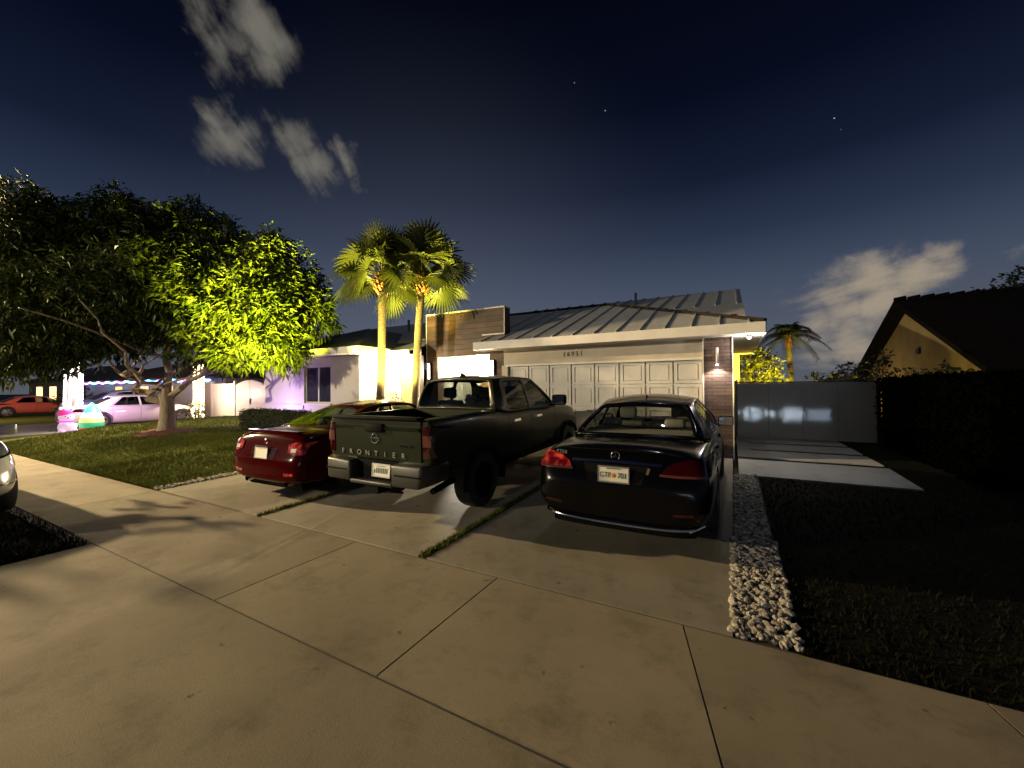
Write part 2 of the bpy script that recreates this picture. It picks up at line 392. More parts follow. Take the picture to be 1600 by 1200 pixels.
def cabin(parent, belt, roof, zr, keys, P, glassm, tops=(.06, .92), thick=.0):
    """glasshouse: belt / roof = half outline keys from rear centre to front centre; keys give the sub-steps.
    returns shell object; glazing areas become their own meshes"""
    B = crom(belt, keys); T = crom([(x, y, zr(x, y)) for x, y in roof], keys)
    T = [Vector((p.x, p.y, zr(p.x, p.y))) for p in T]
    lv = [0, tops[0], .25, .45, .65, .82, tops[1], 1.0]
    n = len(B); edges = [0]
    for kk in keys: edges.append(edges[-1]+kk)
    def pt(i, l, s):
        b, t = B[i], T[i]; p = b.lerp(t, l); bul = .030*math.sin(math.pi*l)
        out = Vector((p.x, 0, 0)); out = Vector((1, 0, 0)) if p.x > .4 else Vector((0, 0, 0))
        # glass at the two ends bows outwards along y instead
        yb = 0
        if i <= edges[1]+1: yb = -.03*math.sin(math.pi*l)
        if i >= edges[-2]-1: yb = .03*math.sin(math.pi*l)
        p = p+out*bul*.8+Vector((0, yb, 0)); return Vector((p.x*s, p.y, p.z))
    shell = MB(); W = {}
    zone = lambda i: next(z for z in range(len(keys)) if edges[z] <= i < edges[z+1])
    names = {0: 'rear_window', 3: 'side_window', 5: 'side_window', len(keys)-1: 'windscreen'} if len(keys) == 8 else {0: 'rear_window', 2: 'side_window', 4: 'side_window', len(keys)-1: 'windscreen'}
    for s in (1, -1):
        for i in range(n-1):
            z = zone(i)
            for j in range(len(lv)-1):
                q = [pt(i, lv[j], s), pt(i+1, lv[j], s), pt(i+1, lv[j+1], s), pt(i, lv[j+1], s)]
                if s < 0: q = q[::-1]
                if z in names and 1 <= j <= len(lv)-3:
                    key = (z, 0 if z in (0, len(keys)-1) else s); W.setdefault(key, MB()).add(q, [(0, 1, 2, 3)])
                else: shell.add(q, [(0, 1, 2, 3)])
    # roof skin
    rows = []
    for i in range(n):
        w = pt(i, 1, 1); row = []
        for k in range(-5, 6):
            x = w.x*k/5; row.append(Vector((x, w.y, zr(x, w.y) if abs(k) < 5 else w.z)))
        rows.append(row)
    shell.grid(rows)
    def clean(o, d=.0008):
        bm = bmesh.new(); bm.from_mesh(o.data); bmesh.ops.remove_doubles(bm, verts=bm.verts, dist=d); bmesh.ops.dissolve_degenerate(bm, edges=bm.edges, dist=.0004)
        bmesh.ops.recalc_face_normals(bm, faces=bm.faces); bm.to_mesh(o.data); bm.free()
        o.data.polygons.foreach_set('use_smooth', [True]*len(o.data.polygons)); o.data.set_sharp_from_angle(angle=R(42)); return o
    sh = clean(shell.build('cabin', P, parent))
    md = sh.modifiers.new('s', 'SOLIDIFY'); md.thickness = .03; md.offset = -1
    me = evalmesh(sh); sh.modifiers.clear(); sh.data = me
    for (z, s), mb in W.items():
        clean(mb.build(names[z], glassm[0] if z in (0, len(keys)-1) else glassm[1], parent))
    return sh
def seats(parent, spots, m, w=.46, top=1.0, head=.28, base=.75, tilt=.12):
    for x, y in spots:
        mb = MB(); n = 10
        for (zz, dep, wd) in ((0, 0, 0),): pass
        A = Matrix.Translation((x, y, 0)) @ Matrix.Shear('XY', 4, (0, -tilt)) if False else Matrix.Translation((x, y, 0))
        o = MB(); o.box(-w/2, w/2, -.06, .06, base, top, 0, A); so = o.build('seat', m, parent); bevel(so, .05, 3)
        h = MB(); h.box(-.13, .13, -.05, .045, top+.035, top+head-.04, 0, A); ho = h.build('headrest', m, so); bevel(ho, .042, 3)
        for xx in (-.05, .05): p = MB(); p.tube([A @ Vector((xx, 0, top-.05)), A @ Vector((xx, 0, top+.08))], .008, 6); p.build('headrest_post', M['chrome'], so)
def mirror(parent, s, x, y, z, P, big=1.0):
    A = Matrix.Translation((s*x, y, z)); o = MB()
    o.box(-.11*big, .11*big, -.055*big, .06*big, -.075*big, .085*big, 0, A)
    mo = o.build('side_mirror', P, parent); bevel(mo, .035*big, 3)
    f = MB(); f.box(-.095*big, .095*big, -.060*big, -.056*big, -.06*big, .07*big, 0, A); f.build('mirror_glass', M['chrome'], mo)
    a = MB(); a.tube([(s*(x-.08*big), y, z-.06*big), (s*(x-.17*big), y+.03, z-.09*big)], .022, 8); a.build('mirror_arm', M['black'], mo)
def plate(parent, loc, rot=(0, 0, 0), txt=None, label=None):
    o = MB(); o.box(-.1525, .1525, -.004, .004, -.076, .076); b = o.build('number_plate', M['plate'], parent, label=label); bevel(b, .003, 1)
    b.location = loc; b.rotation_euler = rot
    f = MB()
    for x0, x1, z0, z1 in ((-.160, .160, .070, .084), (-.160, .160, -.084, -.070), (-.160, -.150, -.07, .07), (.150, .160, -.07, .07)): f.box(x0, x1, -.008, .006, z0, z1)
    f.build('plate_frame', M['lampmetal'], b)
    return b

def sedan(name, label, loc, rot, P, spec):
    """spec: L, W, H scale the saloon; tail = list builders"""
    L, W, H = spec.get('L', 4.88)/4.88, spec.get('W', 1.85)/1.85, spec.get('H', 1.47)/1.47
    root = thing(name, label, 'car', loc, rot, 'cars parked outside the houses')
    st0 = [(0.0, .34, .66, .60, .66, .74, .66, .50), (.03, .31, .74, .66, .76, .825, .74, .50), (.10, .27, .92, .80, .825, .885, .81, .55),
           (.15, .25, 1.00, .89, .835, .900, .84, .58), (.24, .24, 1.035, .925, .84, .912, .86, .60), (.50, .22, 1.045, .945, .852, .925, .885, .62),
           (.95, .21, 1.03, .955, .862, .925, .89, .62), (1.4, .20, .985, .955, .868, .925, .89, .62), (2.4, .19, .965, .945, .870, .922, .89, .62),
           (3.3, .19, .965, .925, .865, .922, .89, .60), (3.75, .20, .985, .915, .855, .92, .88, .58), (4.2, .21, .93, .86, .835, .91, .86, .55),
           (4.55, .23, .85, .77, .79, .88, .82, .50), (4.74, .25, .75, .66, .72, .82, .75, .46), (4.84, .27, .64, .57, .62, .72, .65, .44), (4.88, .30, .56, .52, .52, .62, .55, .43)]
    dk = spec.get('deck', 1.0); dkf = lambda y: 1+(dk-1)*(sstep((y-.05)/.1)*(1-sstep((y-.9)/1.6)))
    st0 = [(y, a, b*dkf(y), c*dkf(y), d, e, f, g) for y, a, b, c, d, e, f, g in st0]
    st = [(y*L, a*H, b*H, c*H, d*W, e*W, f*W, g*H) for y, a, b, c, d, e, f, g in st0]
    body = body_loft(st)
    bvh = bvh_of(body)
    r = spec.get('r', .335); ya, yf = spec.get('ya', 1.10)*L, spec.get('yf', 3.97)*L
    c = MB()
    for y in (ya, yf):
        for s in (1, -1):
            A = Matrix.Translation((s*.99*W, y, r)) @ Matrix.Rotation(R(90), 4, 'Y')
            c.lathe([(.001, -.33), (r+.055, -.33), (r+.055, .33), (.001, .33)], 40, A)
    cut(body, c); body.data.materials.clear(); body.data.materials.append(P); body.parent = root
    for y in (ya, yf):
        for s in (1, -1): wheel(root, s*(.925*W-.12), y, r, .22, s, spec.get('spokes', 10))
    sp = spec
    cz = lambda x, y: (sp.get('zr', 1.47)-.085*((y-2.35)/.75)**2*(1 if y > 2.35 else .8)-.06*(x/.6)**2)*1.0
    zr = lambda x, y: cz(x/W, y/L)/1.47*H*1.47/ (sp.get('zr', 1.47)) if False else (1.47-.085*((y/L-2.35)/.75)**2*(1 if y/L > 2.35 else .8)-.06*(x/W/.6)**2)*H
    if spec.get('coupe'):
        belt = [(0, .74, 1.035), (.66, .82, 1.02), (.80, 1.02, .985), (.85, 1.55, .97), (.868, 2.05, .965), (.868, 2.10, .965), (.835, 3.40, .945), (.75, 3.64, .96), (0, 3.84, .985)]
        roof = [(0, 1.66), (.46, 1.70), (.53, 1.82), (.57, 2.0), (.58, 2.25), (.58, 2.30), (.555, 2.88), (.50, 2.96), (0, 3.06)]
    else:
        belt = [(0, .86, 1.045), (.69, .97, 1.03), (.81, 1.16, .985), (.855, 1.45, .972), (.866, 2.40, .962), (.866, 2.48, .962), (.84, 3.42, .945), (.76, 3.64, .96), (0, 3.84, .985)]
        roof = [(0, 1.56), (.50, 1.60), (.565, 1.72), (.595, 1.90), (.61, 2.40), (.61, 2.47), (.58, 2.90), (.53, 2.98), (0, 3.08)]
    belt = [(x, y, z*(1+(dkf(y)-1)*.9)) for x, y, z in belt]
    sc = lambda ps: [(x*W, y*L)+((z*H,) if z else ()) for x, y, z in [(p+(None,))[:3] if len(p) == 2 else p for p in ps]]
    cabin(root, sc(belt), sc(roof), zr, [6, 3, 2, 6, 1, 6, 2, 6], P, spec.get('glass', (M['glass'], M['glass_tint'])))
    # dark liner seen through the glass, with the shelf behind the rear seats
    q = MB(); q.slab([(-.80*W, 1.5*L, .985*H), (.80*W, 1.5*L, .985*H), (.80*W, 3.3*L, .985*H), (-.80*W, 3.3*L, .985*H)], .02); q.build('cabin_floor', M['deck_dark'], root)
    q = MB(); q.slab([(-.62*W, 1.02*L, 1.043*H), (.62*W, 1.02*L, 1.043*H), (.72*W, 1.5*L, 1.05*H), (-.72*W, 1.5*L, 1.05*H)], .02); q.build('parcel_shelf', spec.get('shelf', M['deck_dark']), root)
    q = MB(); q.slab([(-.74*W, 3.05*L, 1.03*H), (.74*W, 3.05*L, 1.03*H), (.66*W, 3.6*L, 1.01*H), (-.66*W, 3.6*L, 1.01*H)], .04); q.build('dashboard', M['deck_dark'], root)
    sm = spec.get('seat', M['seat_dark'])
    if spec.get('detail'):
        seats(root, [(-.38*W, 2.42*L), (.38*W, 2.42*L)], sm, .48, 1.06*H, .25, .97*H)
        seats(root, [(-.42*W, 1.62*L), (.40*W, 1.62*L)], sm, .40, 1.03*H, .19, .97*H)
    for s in (1, -1):
        mirror(root, s, .965*W, 3.30*L, 1.0*H, P)
    # door shuts and handles
    for s in (1, -1):
        ph = R(90)*s
        for yy in ((1.45, 2.44, 3.45) if not spec.get('coupe') else (1.9, 3.45)):
            a = yy*L*s
            patch(bvh, [(a-.004, .93*H), (a+.004, .93*H)], [(a-.004, .30*H), (a+.004, .30*H)], 'door_seam', M['black'], root, ph, .0015, 1, 10, .004)
        for yy in ((1.62, 2.62) if not spec.get('coupe') else (2.1,)):
            a0, a1 = sorted((yy*L*s, (yy+.22)*L*s))
            patch(bvh, [(a0, .86*H), (a1, .86*H)], [(a0, .83*H), (a1, .83*H)], 'door_handle', spec.get('handle', P), root, ph, .03, 6, 2, .01)
    root['w'] = W
    return root, body, bvh, (L, W, H)
def star_emblem(parent, loc, r):
    e = MB(); pts = [(r*math.cos(a), 0, r*math.sin(a)) for a in [2*math.pi*i/28 for i in range(29)]]
    e.tube(pts, r*.085, 8)
    for k in range(3):
        a = R(90+120*k); u = Vector((math.cos(a), 0, math.sin(a))); w = Vector((-math.sin(a), 0, math.cos(a)))
        e.hexa([w*r*.14+Vector((0, .006, 0)), -w*r*.14+Vector((0, .006, 0)), u*r+Vector((0, .006, 0)), u*r+Vector((0, .004, 0))], [w*r*.05-Vector((0, .006, 0)), -w*r*.05-Vector((0, .006, 0)), u*r-Vector((0, .002, 0)), u*r-Vector((0, .004, 0))])
    o = e.build('emblem', M['chrome'], parent); o.location = loc; return o
def on(bvh, x, z, off=.004):
    loc, nor, _, _ = bvh.ray_cast(Vector((x, -3, z)), Vector((0, 1, 0)))
    return loc+nor*off*(1 if nor.y < 0 else -1)
def rear_trim(bvh, root, H, red=None):
    """shut lines round a boot lid"""
    patch(bvh, [(-.60, .985*H), (0, .995*H), (.60, .985*H)], [(-.60, .977*H), (0, .987*H), (.60, .977*H)], 'boot_edge', M['black'], root, 0, .002, 12, 1, .004)
SLOPE = math.atan(.0275)
def on_drive(x, y): return (x, y, .0275*(y-3.15)+.004)
# ---- black saloon
me_root, body, bvh, (L, W, H) = sedan('parked_car', 'black sedan with a chrome boot strip and beige seats before the garage door', on_drive(-1.07, 4.08), (SLOPE, 0, 0), M['paint_black'],
    dict(L=4.88, W=1.85, H=1.50, shelf=M['deck_beige'], seat=M['seat_beige'], detail=True, glass=(M['glass_clear'], M['glass'])))
rear_trim(bvh, me_root, H)
patch(bvh, [(-.46, .905), (0, .915), (.46, .905)], [(-.46, .880), (0, .890), (.46, .880)], 'boot_strip', M['chrome'], me_root, 0, .016, 16, 2)
patch(bvh, [(-.33, .875), (.33, .875)], [(-.27, .70), (.27, .70)], 'plate_recess', M['black'], me_root, 0, .003, 10, 4, .004)
for s in (1, -1):
    a = [(s*.50, .885), (s*.58, .925), (s*.70, .95), (s*.82, .955), (s*.91, .93)]; b = [(s*.44, .80), (s*.58, .795), (s*.70, .79), (s*.82, .79), (s*.915, .80)]
    if s < 0: a, b = a[::-1], b[::-1]
    lamp = patch(bvh, a, b, 'tail_light', M['redlens'] if s < 0 else M['darkred'], me_root, 0, .014, 18, 6, .02, label='left tail light coloured bright red as if lit' if s < 0 else 'right tail light coloured dark red as if shaded')  # light from the left painted in: bright left lens, dark right one
    a = [(s*.44, .815), (s*.62, .812), (s*.90, .82)]; b = [(s*.44, .795), (s*.62, .790), (s*.90, .80)]
    if s < 0: a, b = a[::-1], b[::-1]
    patch(bvh, a, b, 'clear_strip', M['pinklens'], lamp, 0, .020, 14, 2)
    a = [(s*.56, .46), (s*.74, .475)]; b = [(s*.56, .435), (s*.74, .45)]
    if s < 0: a, b = a[::-1], b[::-1]
    patch(bvh, a, b, 'bumper_reflector', M['darkred'], me_root, 0, .006, 6, 2)
strip = [(x, on(bvh, x, .335, 0).y-.022, .30+.02*abs(x/.8)**3) for x in [(-.82+1.64*i/24) for i in range(25)]]
mb = MB(); mb.tube(strip, .013, 8); mb.tube([strip[1], (strip[1][0]+.08, strip[1][1]+.03, .262), (strip[1][0]+.14, strip[1][1]+.03, .262)], .012, 6); mb.tube([strip[-2], (strip[-2][0]-.08, strip[-2][1]+.03, .262), (strip[-2][0]-.14, strip[-2][1]+.03, .262)], .012, 6)
mb.build('bumper_chrome', M['chrome'], me_root)
mb = MB()
for i in range(24):
    p, q = strip[i], strip[i+1]
    if abs(p[0]) < .74: mb.hexa([(p[0], p[1]+.02, .20), (q[0], q[1]+.02, .20), (q[0], q[1]+.14, .20), (p[0], p[1]+.14, .20)], [(p[0], p[1]+.008, .296), (q[0], q[1]+.008, .296), (q[0], q[1]+.14, .34), (p[0], p[1]+.14, .34)])
mb.v = [(x, y+.03, z+.02) for x, y, z in mb.v]; mb.build('bumper_diffuser', M['black'], me_root)
star_emblem(me_root, on(bvh, 0, .955, .008), .043)
p = on(bvh, -.60, .952, .006); text('badge', 'E350', .055, .003, M['chrome'], me_root, p, (R(84), 0, R(-10)), 1.25)
py = on(bvh, 0, .79, 0).y-.03
pl = plate(me_root, (0, py, .785), (R(-4), 0, 0))
text('plate_lettering', 'GTP', .078, .002, M['plateink'], pl, (-.082, -.006, -.008), sx=.82)
text('plate_lettering', '701', .078, .002, M['plateink'], pl, (.088, -.006, -.008), sx=.82)
mb = MB(); mb.ball((0, -.006, -.006), .024, 12, 6, 0, (1, .2, 1)); mb.build('plate_emblem', M['orange'], pl)
mb = MB(); mb.box(-.07, .07, -.008, -.004, .056, .064); mb.build('plate_band', M['plateink'], pl)
mb = MB(); mb.box(-.006, .006, 0, .10, -.03, .03); fin = mb.build('roof_aerial', M['paint_black'], me_root); fin.location = (0, 1.85, 1.475)
mb = MB(); mb.box(-.012, .012, 0, .004, -.035, .035)
o = mb.build('boot_latch', M['chrome'], me_root); p = on(bvh, .33, .83, .012); o.location = p; o.rotation_euler = (0, R(18), 0)

# ---- dark green pickup
tr = thing('pickup_truck', 'dark green crew cab pickup truck with wide lettering across its tailgate', 'truck', on_drive(-3.99, 3.58), (SLOPE, 0, R(-.5)))
stt = [(.13, .62, 1.305, 1.27, .87, .90, .82, .9), (.135, .60, 1.315, 1.285, .88, .915, .85, .9), (.17, .56, 1.325, 1.295, .89, .925, .87, .9), (.6, .52, 1.325, 1.295, .895, .935, .88, .9),
       (1.2, .50, 1.325, 1.290, .895, .94, .88, .9), (1.70, .48, 1.315, 1.275, .89, .935, .88, .9), (1.76, .46, 1.26, 1.235, .875, .93, .88, .88), (2.8, .44, 1.25, 1.225, .875, .93, .88, .86), (3.8, .44, 1.25, 1.215, .875, .93, .88, .86),
       (4.1, .46, 1.26, 1.20, .87, .935, .88, .85), (4.6, .48, 1.24, 1.16, .86, .935, .87, .82), (5.0, .46, 1.19, 1.10, .82, .91, .84, .78), (5.2, .44, 1.08, 1.0, .76, .85, .79, .74), (5.30, .46, .92, .88, .68, .76, .70, .68)]
tb = body_loft(stt, .03)
tbvh = bvh_of(tb)
c = MB()
for y in (1.19, 4.40):
    for s in (1, -1):
        A = Matrix.Translation((s*1.0, y, .39)) @ Matrix.Rotation(R(90), 4, 'Y'); c.lathe([(.001, -.36), (.455, -.36), (.455, .36), (.001, .36)], 40, A)
cut(tb, c)
c = MB(); c.box(-.76, .76, .20, 1.66, .80, 1.6); cut(tb, c)
tb.data.materials.clear(); tb.data.materials.append(M['paint_green']); tb.parent = tr
for y in (1.19, 4.40):
    for s in (1, -1): wheel(tr, s*.80, y, .385, .26, s, 6, M['black'] if s > 0 else M['alloy'])
zrt = lambda x, y: 1.845-.05*((y-2.5)/.9)**2-.045*(x/.66)**2
cabin(tr, [(0, 1.70, 1.30), (.72, 1.715, 1.28), (.83, 1.80, 1.25), (.865, 2.02, 1.235), (.872, 2.72, 1.23), (.872, 2.80, 1.23), (.86, 3.72, 1.215), (.80, 3.95, 1.21), (0, 4.14, 1.245)],
      [(0, 1.86), (.58, 1.88), (.655, 1.95), (.675, 2.10), (.685, 2.70), (.685, 2.78), (.655, 3.12), (.60, 3.22), (0, 3.34)], zrt, [6, 3, 2, 6, 1, 6, 2, 6], M['paint_green'], (M['glass_tint'], M['glass_tint']), (.12, .90))
q = MB(); q.box(-.84, .84, 1.8, 3.6, 1.19, 1.245); q.build('cabin_floor', M['deck_dark'], tr)
q = MB(); q.box(-.80, .80, 3.3, 3.9, 1.245, 1.29); q.build('dashboard', M['deck_dark'], tr)
seats(tr, [(-.38, 2.15), (.38, 2.15), (-.38, 3.0), (.38, 3.0)], M['seat_dark'], .52, 1.42, .26, 1.2)
mb = MB(); mb.tube([(-.38, 3.45, 1.30), (-.38, 3.30, 1.33), (-.20, 3.30, 1.33)], .012, 6)
pts = [Vector((-.38, 3.3, 1.33))+Vector((math.cos(a)*.18, -math.sin(a)*.06, math.sin(a)*.18)) for a in [2*math.pi*i/20 for i in range(21)]]; mb.tube(pts, .014, 6); mb.build('steering_wheel', M['black'], tr)
for s in (1, -1):
    mirror(tr, s, 1.02, 3.72, 1.34, M['black'], 1.25)
    ph = R(90)*s
    for yy in (1.98, 2.78, 3.78):
        a = yy*s; patch(tbvh, [(a-.005, 1.22), (a+.005, 1.22)], [(a-.005, .60), (a+.005, .60)], 'door_seam', M['black'], tr, ph, .0015, 1, 8, .004)
    for yy in (2.12, 2.95):
        a0, a1 = sorted((yy*s, (yy+.2)*s)); patch(tbvh, [(a0, 1.12), (a1, 1.12)], [(a0, 1.085), (a1, 1.085)], 'door_handle', M['chrome'] if s > 0 else M['black'], tr, ph, .03, 5, 2, .01)
    for yy, nm in ((1.19, 'wheel_arch'), (4.40, 'wheel_arch')):
        f = MB(); pp = [(s*.945, yy+.47*math.cos(a), .39+.47*math.sin(a)) for a in [R(-8+196*i/20) for i in range(21)]]; f.tube(pp, .032, 6); f.build(nm, M['black'], tr)
    # tail lights stand on the bed corners
    A = [(s*.775, 1.24), (s*.90, 1.235)]; Bt = [(s*.78, .84), (s*.905, .86)]
    if s < 0: A, Bt = A[::-1], Bt[::-1]
    tl = patch(tbvh, A, Bt, 'tail_light', M['darkred'], tr, 0, .018, 6, 10, .03)
    A = [(s*.785, 1.12), (s*.895, 1.12)]; Bt = [(s*.785, .99), (s*.895, .99)]
    if s < 0: A, Bt = A[::-1], Bt[::-1]
    patch(tbvh, A, Bt, 'reversing_lens', M['pinklens'], tl, 0, .024, 5, 4)
    f = MB(); f.box(s*.45-.05, s*.45+.05, .9, 3.9, .46, .56); f.build('chassis_rail', M['black'], tr)
# tailgate panel with a pressed upper ledge
tg = patch(tbvh, [(-.755, 1.30), (.755, 1.30)], [(-.755, .80), (.755, .80)], 'tailgate', M['paint_green'], tr, 0, .022, 20, 10, .03)
mb = MB(); mb.box(-.76, .76, .055, .20, 1.292, 1.335); o = mb.build('tailgate_cap', M['black'], tg); bevel(o, .018, 3)
mb = MB(); mb.hexa([(-.74, .104, 1.165), (.74, .104, 1.165), (.74, .115, 1.165), (-.74, .115, 1.165)], [(-.74, .080, 1.195), (.74, .080, 1.195), (.74, .115, 1.215), (-.74, .115, 1.215)]); mb.build('tailgate_ledge', M['paint_green'], tg)
mb = MB(); mb.box(-.16, .16, .070, .118, 1.135, 1.245); o = mb.build('tailgate_handle', M['black'], tg); bevel(o, .018, 2)
mb = MB(); mb.tube([(.06*math.cos(a), 0, .06*math.sin(a)) for a in [2*math.pi*i/28 for i in range(29)]], .007, 8); mb.box(-.085, .085, -.006, .006, -.012, .012)
o = mb.build('emblem', M['chrome'], tg); o.location = (0, .102, 1.055)
text('letter', 'FRONTIER', .092, .006, M['lampmetal'], tg, (-.06, .104, .860), sx=1.15, space=.155)
text('badge', 'PRO-4X', .052, .004, M['chrome'], tg, (.53, .104, .985), sx=1.2)
# stepped rear bumper: two pods and a low centre step
for s in (1, -1):
    mb = MB(); x0, x1 = s*.36, s*.93
    b = [(x0, 0, .50), (s*.80, 0, .50), (x1, .16, .56), (x1, .42, .56), (x0, .42, .50)]
    t = [(x0, 0, .765), (s*.83, .02, .775), (x1, .16, .79), (x1, .42, .79), (x0, .42, .775)]
    k = len(b); fs = [tuple(range(k)), tuple(range(2*k-1, k-1, -1))]+[(i, i+k, (i+1) % k+k, (i+1) % k) for i in range(k)]
    mb.add(b+t, fs if s > 0 else [f[::-1] for f in fs]); o = mb.build('bumper_pod', M['greybump'], tr); bevel(o, .03, 3)
    mb = MB(); mb.box(min(s*.42, s*.82), max(s*.42, s*.82), -.006, .03, .64, .655); mb.build('bumper_groove', M['black'], o)
mb = MB(); mb.box(-.37, .37, .0, .44, .48, .535); o = mb.build('bumper_step', M['greybump'], tr); bevel(o, .018, 2)
mb = MB(); mb.box(-.37, .37, .13, .40, .535, .80); mb.build('bumper_recess', M['black'], tr)
pl = plate(tr, (.10, .10, .655), (R(-6), 0, 0))
mb = MB(); random.seed(3)
for i in range(7):
    x = -.085+i*.030; mb.box(x, x+.018, -.0065, -.003, -.034, .030)
mb.box(-.125, -.10, -.0065, -.003, -.035, .01); mb.box(-.07, .07, -.0065, -.003, .048, .056); mb.build('plate_lettering', M['plateink'], pl)
mb = MB(); mb.box(-.10, .12, .02, .40, .38, .475); mb.build('tow_receiver', M['black'], tr)
mb = MB(); A = Matrix.Translation((.22, .95, .50)); mb.lathe([(.12, -.10), (.34, -.10), (.37, -.04), (.37, .04), (.34, .10), (.12, .10), (.12, -.10)], 28, A); mb.build('spare_wheel', M['rubber'], tr)
mb = MB(); mb.tube([(-.75, 1.19, .385), (.75, 1.19, .385)], .055, 10); mb.ball((.05, 1.19, .385), .16, 14, 8); mb.build('rear_axle', M['black'], tr)
mb = MB(); mb.tube([(.62, 1.8, .40), (.66, .75, .42), (.72, .34, .40)], .04, 10); mb.build('exhaust', M['black'], tr)
mb = MB(); mb.box(-.86, .86, 1.9, 4.9, .45, .52); mb.build('underbody', M['black'], tr)
mb = MB(); mb.hexa([(-.02, 1.95, 1.81), (.02, 1.95, 1.81), (.02, 2.16, 1.81), (-.02, 2.16, 1.81)], [(-.006, 1.97, 1.895), (.006, 1.97, 1.895), (.008, 2.12, 1.83), (-.008, 2.12, 1.83)]); mb.build('roof_aerial', M['black'], tr)
for s in (1, -1):
    mb = MB(); mb.box(min(s*.84, s*.95), max(s*.84, s*.95), 1.70, 1.73, .30, .60); mb.build('mud_flap', M['black'], tr)

# ---- dark red coupe
rr, body, bvh, (L, W, H) = sedan('parked_car', 'dark red coupe parked between the lawn and the green pickup truck', on_drive(-6.36, 3.60), (SLOPE, 0, R(1.5)), M['paint_red'],
    dict(L=4.62, W=1.82, H=1.40, coupe=True, deck=1.06, detail=True, glass=(M['glass'], M['glass_tint']), ya=1.15, yf=4.02, r=.34))
rear_trim(bvh, rr, H)
for s in (1, -1):
    a = [(s*.56, .86), (s*.70, .895), (s*.835, .885)]; b = [(s*.58, .745), (s*.72, .71), (s*.845, .72)]
    if s < 0: a, b = a[::-1], b[::-1]
    lamp = patch(bvh, a, b, 'tail_light', M['redlens'], rr, 0, .014, 14, 6, .02)
    a = [(s*.64, .80), (s*.74, .805)]; b = [(s*.64, .75), (s*.74, .75)]
    if s < 0: a, b = a[::-1], b[::-1]
    patch(bvh, a, b, 'reversing_lens', M['whitelens'], lamp, 0, .02, 6, 3)
    a = [(s*.52, .44), (s*.72, .45)]; b = [(s*.52, .40), (s*.72, .41)]
    if s < 0: a, b = a[::-1], b[::-1]
    patch(bvh, a, b, 'bumper_reflector', M['redlens'], rr, 0, .006, 6, 2)
    mb = MB(); mb.tube([(s*.50, .06, .27), (s*.50, .30, .27)], .045, 12, caps=False); mb.build('exhaust', M['chrome'], rr)
mb = MB(); a = [(x, on(bvh, x, .94, 0).y+.02, 1.028+.012*math.cos(x*1.6)) for x in [-.62+1.24*i/16 for i in range(17)]]
for i in range(16):
    p, q = Vector(a[i]), Vector(a[i+1]); mb.hexa([p+Vector((0, 0, -.012)), q+Vector((0, 0, -.012)), q+Vector((0, .10, .0)), p+Vector((0, .10, .0))], [p+Vector((0, -.02, .028)), q+Vector((0, -.02, .028)), q+Vector((0, .10, .022)), p+Vector((0, .10, .022))])
mb.v = [(x, y+.03, z-.022) for x, y, z in mb.v]; mb.build('boot_spoiler', M['paint_red'], rr)
mb = MB(); mb.hexa([(-.66, .22, .15), (.66, .22, .15), (.70, 3.9, .15), (-.70, 3.9, .15)], [(-.72, .10, .34), (.72, .10, .34), (.74, 3.9, .30), (-.74, 3.9, .30)]); mb.build('underbody', M['black'], rr)
py = on(bvh, 0, .72, 0).y-.02
patch(bvh, [(-.32, .80), (.32, .80)], [(-.28, .63), (.28, .63)], 'plate_recess', M['darkred'], rr, 0, .003, 10, 4, .004)
plate(rr, (-.02, py, .715), (R(-8), 0, 0))
mb = MB(); mb.box(-.16, .16, -.01, .01, -.012, .012); o = mb.build('boot_handle', M['chrome'], rr); o.location = (0.0, py-.005, .815)
mb = MB(); mb.tube([(.045*math.cos(a), 0, .03*math.sin(a)) for a in [2*math.pi*i/24 for i in range(25)]], .005, 6); o = mb.build('emblem', M['chrome'], rr); o.location = on(bvh, 0, .885, .006)
text('badge', 'V6', .035, .003, M['chrome'], rr, on(bvh, .50, .86, .005), (R(80), 0, R(6))) if False else None

# ---- silver saloon at the left edge, nose towards us
sr, body, bvh, (L, W, H) = sedan('parked_car', 'silver sedan beside the sidewalk, only its front corner showing', (-13.08, .76, .0), (0, 0, R(-90)), M['paint_silver'],
    dict(L=4.75, W=1.82, H=1.63, spokes=5))
for s in (1, -1):
    a = [(s*.48, .72), (s*.66, .80), (s*.86, .86)]; b = [(s*.50, .63), (s*.68, .635), (s*.88, .70)]
    # seen from the front: the view direction runs backwards, so left and right swap
    a = [(-x, z) for x, z in a]; b = [(-x, z) for x, z in b]
    if s > 0: a, b = a[::-1], b[::-1]
    lamp = patch(bvh, a, b, 'headlight', M['whitelens'], sr, math.pi, .012, 12, 5, .02, 9)
    a2 = [(x, z+.022) for x, z in a]; patch(bvh, a2, a, 'headlight_brow', M['black'], lamp, math.pi, .016, 12, 2, .02, 9)
    a = [(-s*.58, .34), (-s*.78, .36)]; b = [(-s*.58, .26), (-s*.78, .28)]
    if s > 0: a, b = a[::-1], b[::-1]
    patch(bvh, a, b, 'fog_light_surround', M['black'], sr, math.pi, .012, 8, 4, .02, 9)
patch(bvh, [(-.42, .66), (.42, .66)], [(-.36, .52), (.36, .52)], 'grille', M['black'], sr, math.pi, .01, 12, 4, .02, 9)
patch(bvh, [(-.50, .42), (.50, .42)], [(-.56, .30), (.56, .30)], 'lower_grille', M['black'], sr, math.pi, .01, 12, 4, .02, 9)
patch(bvh, [(-.84, .50), (0, .48), (.84, .50)], [(-.84, .485), (0, .465), (.84, .485)], 'bumper_chrome', M['chrome'], sr, math.pi, .016, 20, 1, .02, 9)
